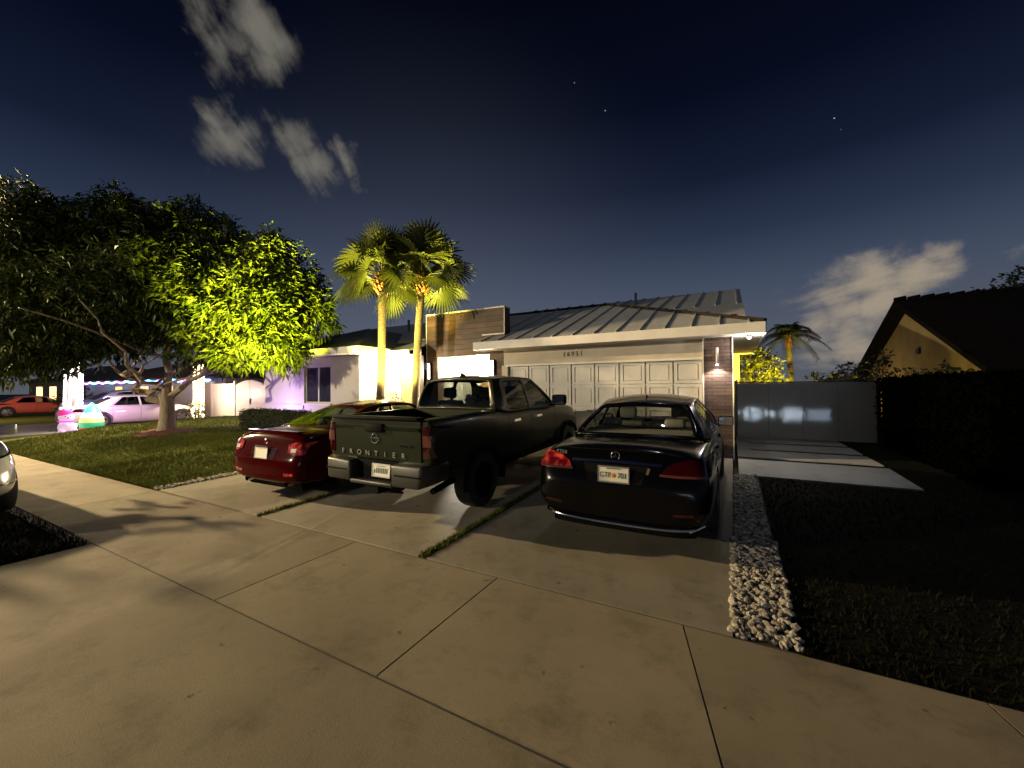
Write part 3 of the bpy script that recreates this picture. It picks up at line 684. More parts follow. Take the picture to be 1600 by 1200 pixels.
patch(bvh, [(-.80, .25), (0, .23), (.80, .25)], [(-.80, .232), (0, .212), (.80, .232)], 'lip_chrome', M['chrome'], sr, math.pi, .016, 20, 1, .02, 9)

# ---- three cars on the neighbouring drives
def far_car(label, x, y, rz, P, L_, H_, z=0.0, **k):
    r_, b_, v_, _ = sedan('parked_car', label, (x, y, z), (0, 0, R(rz)), P, dict(L=L_, W=1.80, H=H_, spokes=5, **k))
    for s in (1, -1):
        a = [(s*.55, .88), (s*.86, .90)]; b = [(s*.58, .76), (s*.88, .76)]
        if s < 0: a, b = a[::-1], b[::-1]
        patch(v_, a, b, 'tail_light', M['darkred'], r_, 0, .012, 8, 4)
    return r_
far_car('white sedan seen side-on behind the striped gnome and the leafy tree', -24.9, 5.75, 0, M['paint_white'], 4.75, 1.48, .06, ya=1.05, yf=4.08, r=.35)
far_car('pearl sedan half hidden behind the trunk wrapped in bright white lights', -28.3, 6.6, 0, M['paint_pearl'], 4.9, 1.75, .02, r=.36)
far_car('coral red sedan on the far grass in front of the house with warm lit windows', -43.0, 6.3, 0, M['paint_coral'], 4.7, 1.42, .0, r=.34)
# ------------------------------------------------------------------ ground sheets
mb = MB(); mb.grid([[(x, y, -.03) for x in (-400, 400)] for y in (-400, 400)]); struct('ground', mb, M['ground'])
mb = MB(); mb.grid([[(x, y, -.022) for x in (-120, 120)] for y in (-13, -6.2)]); struct('street', mb, M['asphalt'])
# public sidewalk in separate slabs with open joints
mb = MB()
def slabq(xa, xb, xa2, xb2, y0, y1, z0, z1, g=.006):
    b = [(xa+g, y0+g, z0), (xb-g, y0+g, z0), (xb2-g, y1-g, z0), (xa2+g, y1-g, z0)]; mb.hexa(b, [(x, y, z1) for x, y, z in b])
XB = [-34, -26, -19, -13.6, -8.6, -3.70, -1.87, .02, 1.45, 2.95, 4.6, 6.2, 12, 30]; XT = [-34, -26, -19, -13.6, -8.6, -3.70, -1.87, -.33, 1.17, 2.8, 4.6, 6.2, 12, 30]
for i in range(len(XB)-1): slabq(XB[i], XB[i+1], XT[i], XT[i+1], 1.715, 3.115, -.1, .0)
struct('sidewalk', mb, M['walk'])
mb = MB()
slabq(-6.30, 5.2, -6.30, 5.2, -6.2, 1.708, -.1, -.002)
struct('driveway_apron', mb, M['apron'])
mb = MB()
for xa, xb in ((-8.55, -5.665), (-5.555, -2.81), (-2.70, -.02)):
    for ya, yb in ((3.13, 6.35), (6.36, 9.68)):
        za, zb = .0275*(ya-3.15), .0275*(yb-3.15)
        b = [(xa, ya, -.1), (xb, ya, -.1), (xb, yb, -.1), (xa, yb, -.1)]; e = .012 if ya < 4 else 0
        mb.hexa(b, [(xa, ya, za+e), (xb, ya, za+e), (xb, yb, zb), (xa, yb, zb)])
struct('driveway', mb, M['drive'])
# side yard pads with dark gaps
mb = MB()
for ya, yb in ((8.12, 9.62), (9.92, 11.02), (11.32, 12.36), (12.66, 13.75)):
    pz = lambda y: gz(1, y)+.016; mb.hexa([(.08, ya, 0), (2.45, ya, 0), (2.45, yb, 0), (.08, yb, 0)], [(.08, ya, pz(ya)), (2.45, ya, pz(ya)), (2.45, yb, pz(yb)), (.08, yb, pz(yb))])
struct('side_pads', mb, M['pad'])
mb = MB(); mb.grid([[(x, y, -.007) for x in (-36, 36)] for y in (1.60, 3.135)]); struct('pavement_joints', mb, M['asphalt'])
# lawns as relief sheets
def lawn(name, xs, ys, m, hole=None):
    mb = MB(); mb.grid([[(x, y, gz(x, y)+(.012*math.sin(x*2.3)*math.sin(y*1.9) if x < 0 else -.006)) for x in xs] for y in ys]); return struct(name, mb, m, True)
fr = lambda a, b, n: [a+(b-a)*i/n for i in range(n+1)]
lawn('front_lawn', fr(-23.5, -8.78, 60), fr(3.125, 14.5, 46), M['lawn'])
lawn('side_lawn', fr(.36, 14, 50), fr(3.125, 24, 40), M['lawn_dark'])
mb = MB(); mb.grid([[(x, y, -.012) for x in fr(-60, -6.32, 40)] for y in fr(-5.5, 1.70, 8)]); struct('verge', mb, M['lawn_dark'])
mb = MB(); mb.grid([[(x, y, .0) for x in (-44, -32)] for y in (3.125, 30)]); mb.grid([[(x, y, .0) for x in (-60, -44)] for y in (3.125, 30)]); struct('far_lawn', mb, M['lawn'])
mb = MB(); mb.box(-31.5, -23.5, 3.125, 14, -.1, .02); struct('neighbour_driveway', mb, M['walk'])
mb = MB()
for x in (-5.61, -2.755):
    mb.grid([[(x+d, y, .0275*(y-3.15)-.006) for d in (-.055, .055)] for y in (3.13, 9.7)])
struct('turf_strips', mb, M['lawn'])
# planting bed by the entrance
mb = MB(); mb.grid([[(x, y, .155+.0275*max(0, y-9.7)) for x in (-9.8, -5.6)] for y in (9.66, 12.5)]); struct('entry_floor', mb, M['drive'])
# red mulch round the trunk
TB = Vector((-15.9, 6.0, gz(-15.9, 6.0)))
random.seed(5); mb = MB(); c = [(TB.x, TB.y, TB.z+.10)]; n = 40; rings = [c*n]
for k in range(1, 5):
    rings.append([(lambda x, y: (x, y, gz(x, y)+(.10, .08, .055, .03, -.02)[k]+random.uniform(-.01, .01)))(TB.x+k/4*1.35*math.cos(a)*(1+.08*math.sin(3*a)), TB.y+k/4*.95*math.sin(a)*(1+.1*math.sin(2*a+1))) for a in [2*math.pi*i/n for i in range(n)]])
mb.grid([r+[r[0]] for r in rings]); 
mu = mb.build('mulch_bed', M['mulch']); mu['kind'] = 'stuff'

# grass blades: ground cover
def blades(name, area, num, m, h=(.035, .075), dens=None):
    vs = []; fs = []
    for _ in range(num):
        x, y = area()
        if dens and not dens(x, y): continue
        z = gz(x, y) if y > 3.1 else -.014
        a = random.uniform(0, 6.283); hh = random.uniform(*h); w = .006+.006*random.random(); lx, ly = random.uniform(-.03, .03), random.uniform(-.03, .03)
        k = len(vs); dx, dy = math.cos(a)*w, math.sin(a)*w
        vs += [(x-dx, y-dy, z-.01), (x+dx, y+dy, z-.01), (x+lx, y+ly, z+hh)]; fs.append((k, k+1, k+2))
    me = bpy.data.meshes.new(name); me.from_pydata(vs, [], fs); me.materials.append(m); o = link(name, me); o['kind'] = 'stuff'; return o
random.seed(11)
def left_area():
    y = 3.13+7.0*random.random()**1.6; return -8.8-random.random()**1.15*12.0, y
blades('grass', left_area, 90000, M['blade'])
def strip_area(): return random.choice((-5.61, -2.755))+random.uniform(-.045, .045), 3.14+random.random()*3.4
blades('strip_grass', strip_area, 5000, M['blade'], (.03, .06))
def verge_area(): return -6.34-random.random()**1.5*5, 1.68-random.random()*3.2
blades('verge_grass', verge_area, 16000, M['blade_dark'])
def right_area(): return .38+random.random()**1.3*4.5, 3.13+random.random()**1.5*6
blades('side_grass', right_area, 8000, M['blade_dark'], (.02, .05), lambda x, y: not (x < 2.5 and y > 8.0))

# white pebbles along both edges of the driveway
random.seed(21)
ICO = bmesh.new(); bmesh.ops.create_icosphere(ICO, subdivisions=1, radius=1); IV = [v.co.copy() for v in ICO.verts]; IF = [tuple(v.index for v in f.verts) for f in ICO.faces]; ICO.free()
def pebbles(name, x0, x1, y0, y1, num, smin, smax, m):
    mb = MB()
    for _ in range(num):
        x = random.uniform(x0, x1); y = random.uniform(y0, y1); s = random.uniform(smin, smax)
        A = Matrix.Translation((x, y, .0275*(y-3.15)+random.uniform(.0, .03))) @ Matrix.Rotation(random.uniform(0, 6.3), 4, 'Z') @ Matrix.Rotation(random.uniform(0, 3), 4, 'X') @ Matrix.Diagonal((s*random.uniform(.8, 1.4), s*random.uniform(.7, 1), s*random.uniform(.5, .9), 1))
        mb.add([A @ (v*random.uniform(.82, 1.15)) for v in IV], IF)
    o = mb.build(name, m, None, False); o['kind'] = 'stuff'; return o
pebbles('white_pebbles', -.03, .37, 3.15, 5.0, 1500, .010, .034, M['stone'])
pebbles('white_pebbles', .0, .33, 5.0, 8.1, 1300, .014, .036, M['stone'])
pebbles('white_pebbles', -8.76, -8.58, 3.15, 8.0, 900, .022, .042, M['stone'])
mb = MB(); mb.grid([[(x, y, .0275*(y-3.15)-.012) for x in (-.02, .36)] for y in (3.12, 8.12)]); mb.grid([[(x, y, .0275*(y-3.15)-.012) for x in (-8.8, -8.55)] for y in (3.12, 8.12)]); struct('pebble_bed', mb, M['ground'])

# ------------------------------------------------------------------ the house
hs = thing('house', 'low house with grey metal roof, brown clad entrance wall and a white panelled garage door', 'house', (-7, 12, .15))
OFF = Vector((-7, 12, .15))
class HB(MB):
    def build(s, name, m, parent=hs, smooth=False, **k):
        s.v = [(x-OFF.x, y-OFF.y, z-OFF.z) for x, y, z in s.v] if parent is hs else s.v
        return MB.build(s, name, m, parent, smooth, **k)
def child(mb, name, m, parent, smooth=False):
    mb.v = [(x-OFF.x, y-OFF.y, z-OFF.z) for x, y, z in mb.v]; return MB.build(mb, name, m, parent, smooth)
GY = 9.70
b = HB(); b.box(-5.57, -.55, GY, GY+.2, 2.32, 2.88); b.box(-5.62, -5.44, GY-.02, GY+.2, 0, 2.32); b.build('garage_wall', M['stucco'], label='beige stucco band over the garage door')
b = HB(); b.box(-.545, 0, GY-.06, GY+.3, 0, 2.85); b.build('pillar', M['pillar_clad'])
b = HB(); b.box(-.12, 0, GY+.302, 20, 0, 2.85); b.box(-16, 0, 20, 20.2, 0, 2.85); b.build('side_wall', M['stucco'])
b = HB(); b.box(-.6, .20, 15.0, 15.8, 0, 2.74); b.build('side_bay', M['stucco'])
b = HB(); b.box(-5.48, -.54, GY-.035, GY+.02, 2.285, 2.335); b.box(-.57, -.545, GY-.09, GY+.1, .15, 2.85); b.box(-.004, .014, GY-.09, GY-.02, .15, 2.85); b.build('door_frame', M['trim'])
# garage door: 4 rows of pressed panels, two squares over each width as in the photo
gd = HB(); gd.box(-5.44, -.57, GY+.10, GY+.14, .16, 2.29)
x0, x1, rows, cols = -5.44, -.57, 4, 8
cw = (x1-x0)/cols; rh = (2.29-.16)/rows
for r_ in range(rows):
    z0 = .16+r_*rh
    gd.box(x0, x1, GY+.088, GY+.098, z0+.004, z0+.010)
    for c_ in range(cols):
        a = x0+c_*cw
        ya, yb = GY+.066, GY+.099
        # raised frame with a sunken field
        gd.box(a+.02, a+cw-.02, ya, yb, z0+rh-.075, z0+rh-.015); gd.box(a+.02, a+cw-.02, ya, yb, z0+.015, z0+.075)
        gd.box(a+.02, a+.085, ya, yb, z0+.0755, z0+rh-.0755); gd.box(a+cw-.085, a+cw-.02, ya, yb, z0+.0755, z0+rh-.0755)
        gd.box(a+.105, a+cw-.105, GY+.072, yb, z0+.095, z0+rh-.095)
gdo = gd.build('garage_door', M['gdoor'])
t = text('house_digit', '16951', .165, .008, M['frame_dark'], hs, (-3.55-OFF.x, GY-.012-OFF.y, 2.545-OFF.z), sx=.9, space=.115)
# garage roof: hip with standing seams
S = .355; EY, EZ, XL, XR = 9.1, 2.93, -6.17, .56
def front(x, y): return EZ+S*(y-EY)
PK = (-3.65, 13.3, EZ+S*4.2)
b = HB(); b.slab([(XL, EY, EZ), (XR, EY, EZ), (XR-4.2, EY+4.2, PK[2]), (XL-3, EY+4.2, PK[2]), (XL-3, 10.2, front(0, 10.2)), (XL, 10.2, front(0, 10.2))], .04)
b.slab([(XR, EY, EZ), (XR, 17.5, EZ), (XR-4.2, 13.3, PK[2])], .04)
b.slab([(XL-3, 13.3, PK[2]), (XR-4.2, 13.3, PK[2]), (XR, 17.5, EZ), (XL-3, 17.5, EZ)], .04)
groof = b.build('garage_roof', M['metalroof'])
x = XL+.22
while x < XR-.2:
    b = MB()
    ytop = min(13.28, EY+(XR-x)-.02)
    b.hexa([(x-.016, EY, EZ+.002), (x+.016, EY, EZ+.002), (x+.016, ytop, front(0, ytop)+.002), (x-.016, ytop, front(0, ytop)+.002)], [(x-.013, EY, EZ+.036), (x+.013, EY, EZ+.036), (x+.013, ytop, front(0, ytop)+.036), (x-.013, ytop, front(0, ytop)+.036)])
    x += .52
    child(b, 'standing_seam', M['metalroof'], groof)
b = MB(); b.tube([(XR, EY, EZ+.03), (XR-4.2, EY+4.2, PK[2]+.035)], .045, 6)
for i in range(1, 8): 
    p = Vector((XR, EY, EZ+.05)).lerp(Vector((XR-4.2, EY+4.2, PK[2]+.05)), i/8); b.box(p.x-.06, p.x+.06, p.y-.06, p.y+.06, p.z-.02, p.z+.035)
b.tube([(XR-4.2, 13.3, PK[2]+.03), (XL-3, 13.3, PK[2]+.03)], .045, 6)
child(b, 'ridge_cap', M['frame_dark'], groof)
b = HB(); b.box(XL, XR, EY-.025, EY+.02, EZ-.20, EZ+.006); b.box(XR-.02, XR+.02, EY+.02, 17.5, EZ-.20, EZ-.002); b.box(XL-.02, XL+.02, EY+.02, GY+.05, EZ-.20, EZ-.002); b.build('fascia', M['trim'])
b = HB(); b.box(XL+.03, XR-.03, EY+.03, GY+.2, EZ-.19, EZ-.16); b.box(.02, XR-.03, GY+.21, 17.4, EZ-.19, EZ-.16); b.build('soffit', M['stucco'])
# main roof behind
MY, MZ, RY, RZ = 8.95, 2.86, 16.5, 5.17
ms = (RZ-MZ)/(RY-MY)
b = HB(); b.slab([(-18, 10.3, MZ+ms*(10.3-MY)), (.26, 10.3, MZ+ms*(10.3-MY)), (.26, RY, RZ), (-18, RY, RZ)], .05)
b.slab([(-9.3, MY, MZ), (-8.36, MY, MZ), (-8.36, 10.295, MZ+ms*(10.295-MY)), (-9.3, 10.295, MZ+ms*(10.295-MY))], .05)
b.slab([(-18, RY, RZ), (.26, RY, RZ), (.26, 21, RZ-ms*4.5), (-18, 21, RZ-ms*4.5)], .05)
b.build('main_roof', M['roof_pale'])
b = HB(); b.add([(.10, 10.3, 2.8), (.10, 20.9, 2.8), (.10, 20.9, 3.75), (.10, 16.5, 5.05), (.10, 10.3, 3.15)], [(0, 1, 2, 3, 4)]); b.build('gable_wall', M['stucco'])
mroof = next(o for o in hs.children if o.name == 'main_roof')
for k in range(16):
    x = .12-k*.52; b = MB(); f = lambda y: MZ+ms*(y-MY); y0 = 12.4
    b.hexa([(x-.016, y0, f(y0)), (x+.016, y0, f(y0)), (x+.016, RY-.03, f(RY-.03)), (x-.016, RY-.03, f(RY-.03))], [(x-.012, y0, f(y0)+.05), (x+.012, y0, f(y0)+.05), (x+.012, RY-.03, f(RY-.03)+.05), (x-.012, RY-.03, f(RY-.03)+.05)])
    child(b, 'standing_seam', M['roof_pale'], mroof)
b = HB(); b.tube([(-3.1, 15.2, 4.7), (-3.1, 15.2, 5.16)], .045, 8); b.build('vent_pipe', M['lampmetal'], smooth=True); b = HB(); b.tube([(-11.5, 14.4, 4.4), (-11.5, 14.4, 5.0)], .05, 8); b.build('vent_pipe', M['lampmetal'], smooth=True); b = HB(); b.tube([(-12.6, 13.5, 4.1), (-12.6, 13.5, 4.75)], .06, 8); b.build('vent_pipe', M['lampmetal'], smooth=True)
# left wing with hip roof
WY, WXL, WXR = 8.40, -14.65, -9.82
wl = HB(); W0, W1, WZ0, WZ1 = -12.45, -11.12, 1.25, 2.46   # window opening
wl.box(WXL, W0, WY, WY+.2, 0, 2.72); wl.box(W1, WXR, WY, WY+.2, 0, 2.72); wl.box(W0, W1, WY, WY+.2, 0, WZ0); wl.box(W0, W1, WY, WY+.2, WZ1, 2.72)
wl.box(WXL, WXL+.2, WY+.205, 17, 0, 2.72); wl.box(WXR-.2, WXR, WY+.205, 9.6, 0, 2.72); wl.box(WXR+.003, -8.36, 9.40, 9.6, 0, 2.72)
wl.build('wing_wall', M['stucco_pale'])
b = HB(); b.box(WXL-.03, W0-.02, WY-.035, WY-.001, 1.05, 1.20); b.build('wall_band', M['stucco_pale'])
b = HB(); b.box(W0-.02, W1+.06, WY-.07, WY-.001, WZ0-.07, WZ0-.004); b.build('window_sill', M['trim'])
b = HB(); fr_ = .05
for a, c_, e, f in ((W0, W1, WZ0, WZ0+fr_), (W0, W1, WZ1-fr_, WZ1), (W0, W0+fr_, WZ0+fr_, WZ1-fr_), (W1-fr_, W1, WZ0+fr_, WZ1-fr_), ((W0+W1)/2-.03, (W0+W1)/2+.03, WZ0+fr_, WZ1-fr_)): b.box(a, c_, WY+.06, WY+.12, e, f)
wf = b.build('window', M['winframe'])
b = MB(); b.box(W0+fr_, W1-fr_, WY+.085, WY+.095, WZ0+fr_, WZ1-fr_); child(b, 'pane', mat('window_glass', (.03, .03, .045), .06, spec=.8), wf)
b = MB(); b.box(W0+.02, W1-.02, WY+.16, WY+.18, WZ0, WZ1); child(b, 'curtain', mat('curtain', (.25, .22, .25), .9, c2=(.12, .11, .13), scale=3, stretch=(6, 1, .3)), wf)
HXc = -12.22; HY = 7.82; HP = (HXc, 10.9, 2.92+.355*3.08)
b = HB(); l, r_ = (-15.3, HY, 2.92), (-9.14, HY, 2.92)
b.slab([l, r_, HP], .05); b.slab([r_, (-9.14, 17, 2.92), (HXc, 17, HP[2]), HP], .05); b.slab([(-15.3, 17, 2.92), l, HP, (HXc, 17, HP[2])], .05)
b.build('wing_roof', M['shingle'])
b = HB(); b.box(-15.3, -9.14, HY-.02, HY+.02, 2.74, 2.915); b.box(-9.16, -9.12, HY+.025, 9.2, 2.74, 2.912); b.box(-9.115, -8.36, MY-.02, MY+.02, 2.68, 2.85); b.build('fascia', M['trim'])
b = HB(); b.box(-15.25, -9.18, HY+.03, WY-.005, 2.735, 2.76); b.box(-9.80, -9.18, WY, 9.39, 2.735, 2.76); b.box(-9.17, -8.37, MY+.03, 9.39, 2.70, 2.73); b.build('soffit', M['stucco_pale'])
b = HB(); b.box(-9.05, -8.45, 9.36, 9.395, .16, 2.20); sd = b.build('side_door', mat('pale_door', (.50, .36, .16), .5, c2=(.42, .29, .12), scale=3), hs)
b = MB(); b.box(-9.11, -9.055, 9.34, 9.398, .16, 2.27); b.box(-8.445, -8.39, 9.34, 9.398, .16, 2.27); b.box(-9.05, -8.45, 9.34, 9.398, 2.205, 2.27); child(b, 'door_frame', M['trim'], sd)
b = MB(); b.ball((-8.55, 9.33, 1.12), .035); child(b, 'handle', M['chrome'], sd, True)
# brown clad entrance wall with porch opening
FX0, FX1, FY0, FY1, FZ = -8.35, -5.575, 9.76, 10.06, 3.96
OX0, OX1, OZ = -7.93, -6.08, 2.66
b = HB(); b.box(FX0, OX0, FY0, FY1, 0, OZ); b.box(OX1, FX1-.05, FY0, FY1, 0, OZ); b.box(FX0, FX1, FY0, FY1, OZ+.0, FZ); b.build('feature_wall', M['brown_clad'])
b = HB(); b.box(FX0-.02, FX1+.02, FY0-.025, FY1+.02, FZ, FZ+.035); b.box(FX1, FX1+.02, FY0-.025, FY0-.002, 3.24, FZ); b.box(-6.30, FX1+.02, FY0-.025, FY0-.002, 3.205, 3.24); b.box(FX0-.02, FX0, FY0-.025, FY1+.02, 0, FZ); b.build('edge_trim', M['trim'])
b = HB(); b.box(FX1+.001, FX1+.015, FY0, FY1, 3.24, FZ-.002); b.build('end_panel', M['frame_dark'])
b = HB(); b.box(OX0-.4, OX1+.4, 11.6, 11.7, 0, 2.8); b.box(OX0-.5, OX0-.4, FY1+.003, 11.7, 0, 2.8); b.box(OX1+.4, OX1+.5, FY1+.003, 11.7, 0, 2.8); b.box(OX0-.5, OX1+.5, FY1+.003, 11.7, 2.8, 2.9); b.build('porch', M['stucco_pale'])
b = HB(); b.box(-7.55, -6.55, 11.55, 11.598, .18, 2.3); fd = b.build('front_door', M['wood'])
b = MB(); b.tube([(-6.65, 11.50, 1.0), (-6.65, 11.50, 1.5)], .018, 8); child(b, 'handle', M['chrome'], fd, True)
slotglow = emat('slot_white', (1, .87, .62), 30)  # glowing boxes stand in for narrow lit slots beside the porch opening
for x in (-8.22, -5.93):
    b = HB(); b.box(x-.05, x+.05, FY0-.09, FY0-.004, 1.95, 2.50); wlm = b.build('lit_slot', M['frame_dark'])
    b = MB(); b.box(x-.035, x+.035, FY0-.10, FY0-.092, 2.0, 2.46); child(b, 'slot_glow', slotglow, wlm)
# up-down sconce on the pillar
b = HB(); b.lathe([(.001, 2.16), (.028, 2.16), (.028, 2.52), (.001, 2.52)], 14, Matrix.Translation((-.285, GY-.16, 0))); b.box(-.31, -.26, GY-.14, GY-.058, 2.30, 2.38); wlm = b.build('sconce', M['lampmetal'], smooth=True)
b = MB(); b.lathe([(.001, 2.145), (.024, 2.145), (.024, 2.158), (.001, 2.158)], 14, Matrix.Translation((-.285, GY-.16, 0))); child(b, 'bulb', emat('sconce_bulb', (1, .9, .78), 60), wlm)
b = HB(); b.ball((.30, 9.5, 2.70), .05, 12, 8); cam_ = b.build('soffit_light', M['winframe'], smooth=True)
b = MB(); b.ball((.30, 9.485, 2.665), .022, 8, 6); child(b, 'bulb', emat('soffit_bulb', (1, .75, .80), 6), cam_, True)

# ------------------------------------------------------------------ side gate / fences / hedges
g = thing('side_gate', 'glossy dark grey panel gate across the side yard, mirroring white lights', 'gate', (1.7, 13.85, .16))
b = MB()
LEAN = R(2.2)
for i in range(4):
    b = MB(); b.box(-1.60+i*.80+.004, -.80+i*.80-.004, -.02, .02, .03, 1.62); o = b.build('gate_panel', M['gate'], g); o.rotation_euler = (-LEAN, 0, R((.03, -.02, .02, -.03)[i])); o.location = (0, -.02, 0)
b = MB(); b.box(-1.58, 1.58, .045, .06, .03, 1.62); b.box(-1.62, 1.60, -.0, .07, 1.624, 1.66); b.box(-1.62, -.45, -.025, .025, 1.72, 1.735); b.box(-1.62, -1.58, -.03, .03, 0, 1.735); b.box(-.47, -.43, -.03, .03, 1.66, 1.735); b.build('gate_rail', M['frame_dark'], g)
b = MB(); b.box(.02, .06, -.075, -.03, .85, 1.05); b.build('latch', M['lampmetal'], g)
for x in (-1.63, 1.63): b = MB(); b.box(x-.04, x+.04, -.045, .075, -.1, 1.70); b.build('gate_post', M['frame_dark'], g)
def leaves(blobs, per, ln, wd, droop=.5, shell=.55, bl_scale=1.0):
    mb = MB(); vs = mb.v; fs = mb.f
    for (c, r, *w) in blobs:
        c = Vector(c); sq = w[0] if w else (1, 1, 1)
        num = int(per*r*r)
        # leaves come in drooping sprays
        for _ in range(max(1, num//7)):
            d = Vector((random.gauss(0, 1), random.gauss(0, 1), random.gauss(0, 1))).normalized()
            rr_ = r*(shell+(1.08-shell)*random.random()**.7)
            p0 = c+Vector((d.x*sq[0], d.y*sq[1], d.z*sq[2]))*rr_
            out = (d+Vector((0, 0, .15))).normalized()
            for k in range(7):
                a = (out*random.uniform(.2, 1)+Vector((random.gauss(0, .6), random.gauss(0, .6), random.gauss(0, .35)-droop))).normalized()
                s_ = a.cross(Vector((random.gauss(0, .4), random.gauss(0, .4), 1))).normalized()
                n_ = a.cross(s_); l_ = ln*random.uniform(.45, 1.4); w_ = wd*random.uniform(.7, 1.2)
                q = p0+Vector((random.gauss(0, .05), random.gauss(0, .05), random.gauss(0, .05)))*(ln/.2)
                o_ = len(vs)
                vs += [tuple(q), tuple(q+a*l_*.45+s_*w_-n_*w_*.25), tuple(q+a*l_-Vector((0, 0, l_*.12))), tuple(q+a*l_*.45-s_*w_-n_*w_*.25)]
                fs += [(o_, o_+1, o_+2), (o_, o_+2, o_+3)]
    mb.mi = [0]*len(fs); return mb
def hedge(name, label, x0, x1, y0, y1, z0, z1, m, n=5000, ln=.06):
    random.seed(int(abs(x0*100))); root = thing(name, label, 'hedge', ((x0+x1)/2, (y0+y1)/2, z0))
    cx, cy = (x0+x1)/2, (y0+y1)/2
    core = MB(); core.box(x0-cx+.06, x1-cx-.06, y0-cy+.06, y1-cy-.06, 0, z1-z0-.06); core.build('branches', m, root)
    mb = MB()
    for _ in range(n):
        f = random.random(); X, Y, Z = x1-x0, y1-y0, z1-z0
        ar = [X*Z, Y*Z, Y*Z, X*Y]; t_ = f*sum(ar)
        p = [random.uniform(x0, x1)-cx, random.uniform(y0, y1)-cy, random.uniform(0, Z)]
        if t_ < ar[0]: p[1] = y0-cy
        elif t_ < ar[0]+ar[1]: p[0] = x0-cx
        elif t_ < ar[0]+ar[1]+ar[2]: p[0] = x1-cx
        else: p[2] = Z
        p = Vector(p)+Vector((random.gauss(0, .03), random.gauss(0, .03), random.gauss(0, .03)))
        a = Vector((random.gauss(0, 1), random.gauss(0, 1), random.gauss(0, 1))).normalized(); s_ = a.orthogonal().normalized()*ln*.3
        o_ = len(mb.v); mb.v += [tuple(p), tuple(p+a*ln*.5+s_), tuple(p+a*ln), tuple(p+a*ln*.5-s_)]; mb.f.append((o_, o_+1, o_+2, o_+3))
    mb.mi = [0]*len(mb.f); mb.build('foliage', m, root, False); return root
hedge('hedge', 'low clipped dark hedge in front of the purple lit wing wall', -13.75, -10.9, 7.1, 7.6, .30, 1.03, M['hedge'], 9000, .05)
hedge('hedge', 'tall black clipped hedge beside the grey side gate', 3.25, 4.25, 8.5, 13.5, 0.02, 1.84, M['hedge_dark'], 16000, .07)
# white vinyl fence with arched gate
ff = thing('white_fence', 'white vinyl privacy fence panels between the houses', 'fence', (-22, 11.6, .1))
b = MB()
def vf(x0, x1, z1=1.95):
    n = max(2, int((x1-x0)/.16)); w = (x1-x0)/n
    for i in range(n): b.box(x0+i*w+.003, x0+(i+1)*w-.003, -.015, .015, .05, z1-.08)
    b.box(x0, x1, -.03, .03, z1-.078, z1); b.box(x0, x1, -.03, .03, .0, .048)
for x0_, x1_ in ((-7.6, -5.25), (-3.2, -.95)): b = MB(); vf(x0_, x1_); b.build('fence_panel', M['vinyl'], ff)
for x in (-7.65, -3.25, -.93, 1.85):
    b = MB(); b.box(x-.06, x+.06, -.06, .06, 0, 2.05); b.hexa([(x-.07, -.07, 2.052), (x+.07, -.07, 2.052), (x+.07, .07, 2.052), (x-.07, .07, 2.052)], [(x-.01, -.01, 2.11), (x+.01, -.01, 2.11), (x+.01, .01, 2.11), (x-.01, .01, 2.11)])
    b.build('fence_post', M['vinyl'], ff)
b = MB(); b.box(-5.24, -3.33, -.02, .02, .02, 2.0); b.build('tan_panel', M['tan_vinyl'], ff)
ag = thing('arched_gate', 'white vinyl double gate with an arched top beside the wing wall', 'gate', (-21.55, 11.6, .1))
for s in (-1, 1):
    b = MB(); n = 9; w = 1.32/n
    for i in range(n):
        xa = s*(.02+i*w); xb = s*(.02+(i+1)*w-.006); h = 1.78+.26*math.cos(((i+.5)/n)*1.5)
        b.box(min(xa, xb), max(xa, xb), -.015, .015, .06, h)
    b.box(*(sorted((s*.02, s*1.34))), -.03, .03, .06, .18); b.box(*(sorted((s*.02, s*1.34))), -.03, .03, .95, 1.05)
    lf = b.build('gate_leaf', M['vinyl'], ag)
    pts = [(s*(.02+1.32*i/12), 0, 1.82+.26*math.cos(i/12*1.5)) for i in range(13)]
    b = MB(); b.tube(pts, .035, 6); b.build('arched_rail', M['vinyl'], lf)
b = MB(); b.box(.04, .10, -.06, -.03, .9, 1.15); b.build('latch', M['black'], ag)

# ------------------------------------------------------------------ neighbour's house on the right
nh = thing('neighbour_house', 'yellow stucco house with a dark gabled tile roof behind the tall black hedge', 'house', (10, 18.7, .1))
NX, PY, PZ = 5.0, 18.9, 4.55; NSL = .44
b = MB(); 
def gpts(x, inset): h = 5.9; return [(x, PY-h+inset-18.7, -.1), (x, PY+h-inset-18.7, -.1), (x, PY+h-inset-18.7, PZ-NSL*(h-inset)-.12), (x, PY-18.7, PZ-.16), (x, PY-h+inset-18.7, PZ-NSL*(h-inset)-.12)]
A_ = gpts(NX+.45-10, .5); B_ = gpts(14, .5)
b.add(A_+B_, [(4, 3, 2, 1, 0), (5, 6, 7, 8, 9), (0, 1, 6, 5), (1, 2, 7, 6), (2, 3, 8, 7), (3, 4, 9, 8), (4, 0, 5, 9)]); b.build('wall', M['stucco_yellow'], nh, False)
b = MB(); x0, x1 = NX-10, 14.4
b.slab([(x0, PY-6.1-18.7, PZ-NSL*6.1-.0), (x1, PY-6.1-18.7, PZ-NSL*6.1), (x1, PY-18.7, PZ), (x0, PY-18.7, PZ)], .14)
b.slab([(x0, PY-18.7, PZ), (x1, PY-18.7, PZ), (x1, PY+6.1-18.7, PZ-NSL*6.1), (x0, PY+6.1-18.7, PZ-NSL*6.1)], .14)
nr = b.build('roof', mat('brown_tile_roof', (.009, .006, .005), .95, c2=(.005, .004, .003), spec=.1, scale=6, bump=.6, bscale=18), nh, False)
b = MB()
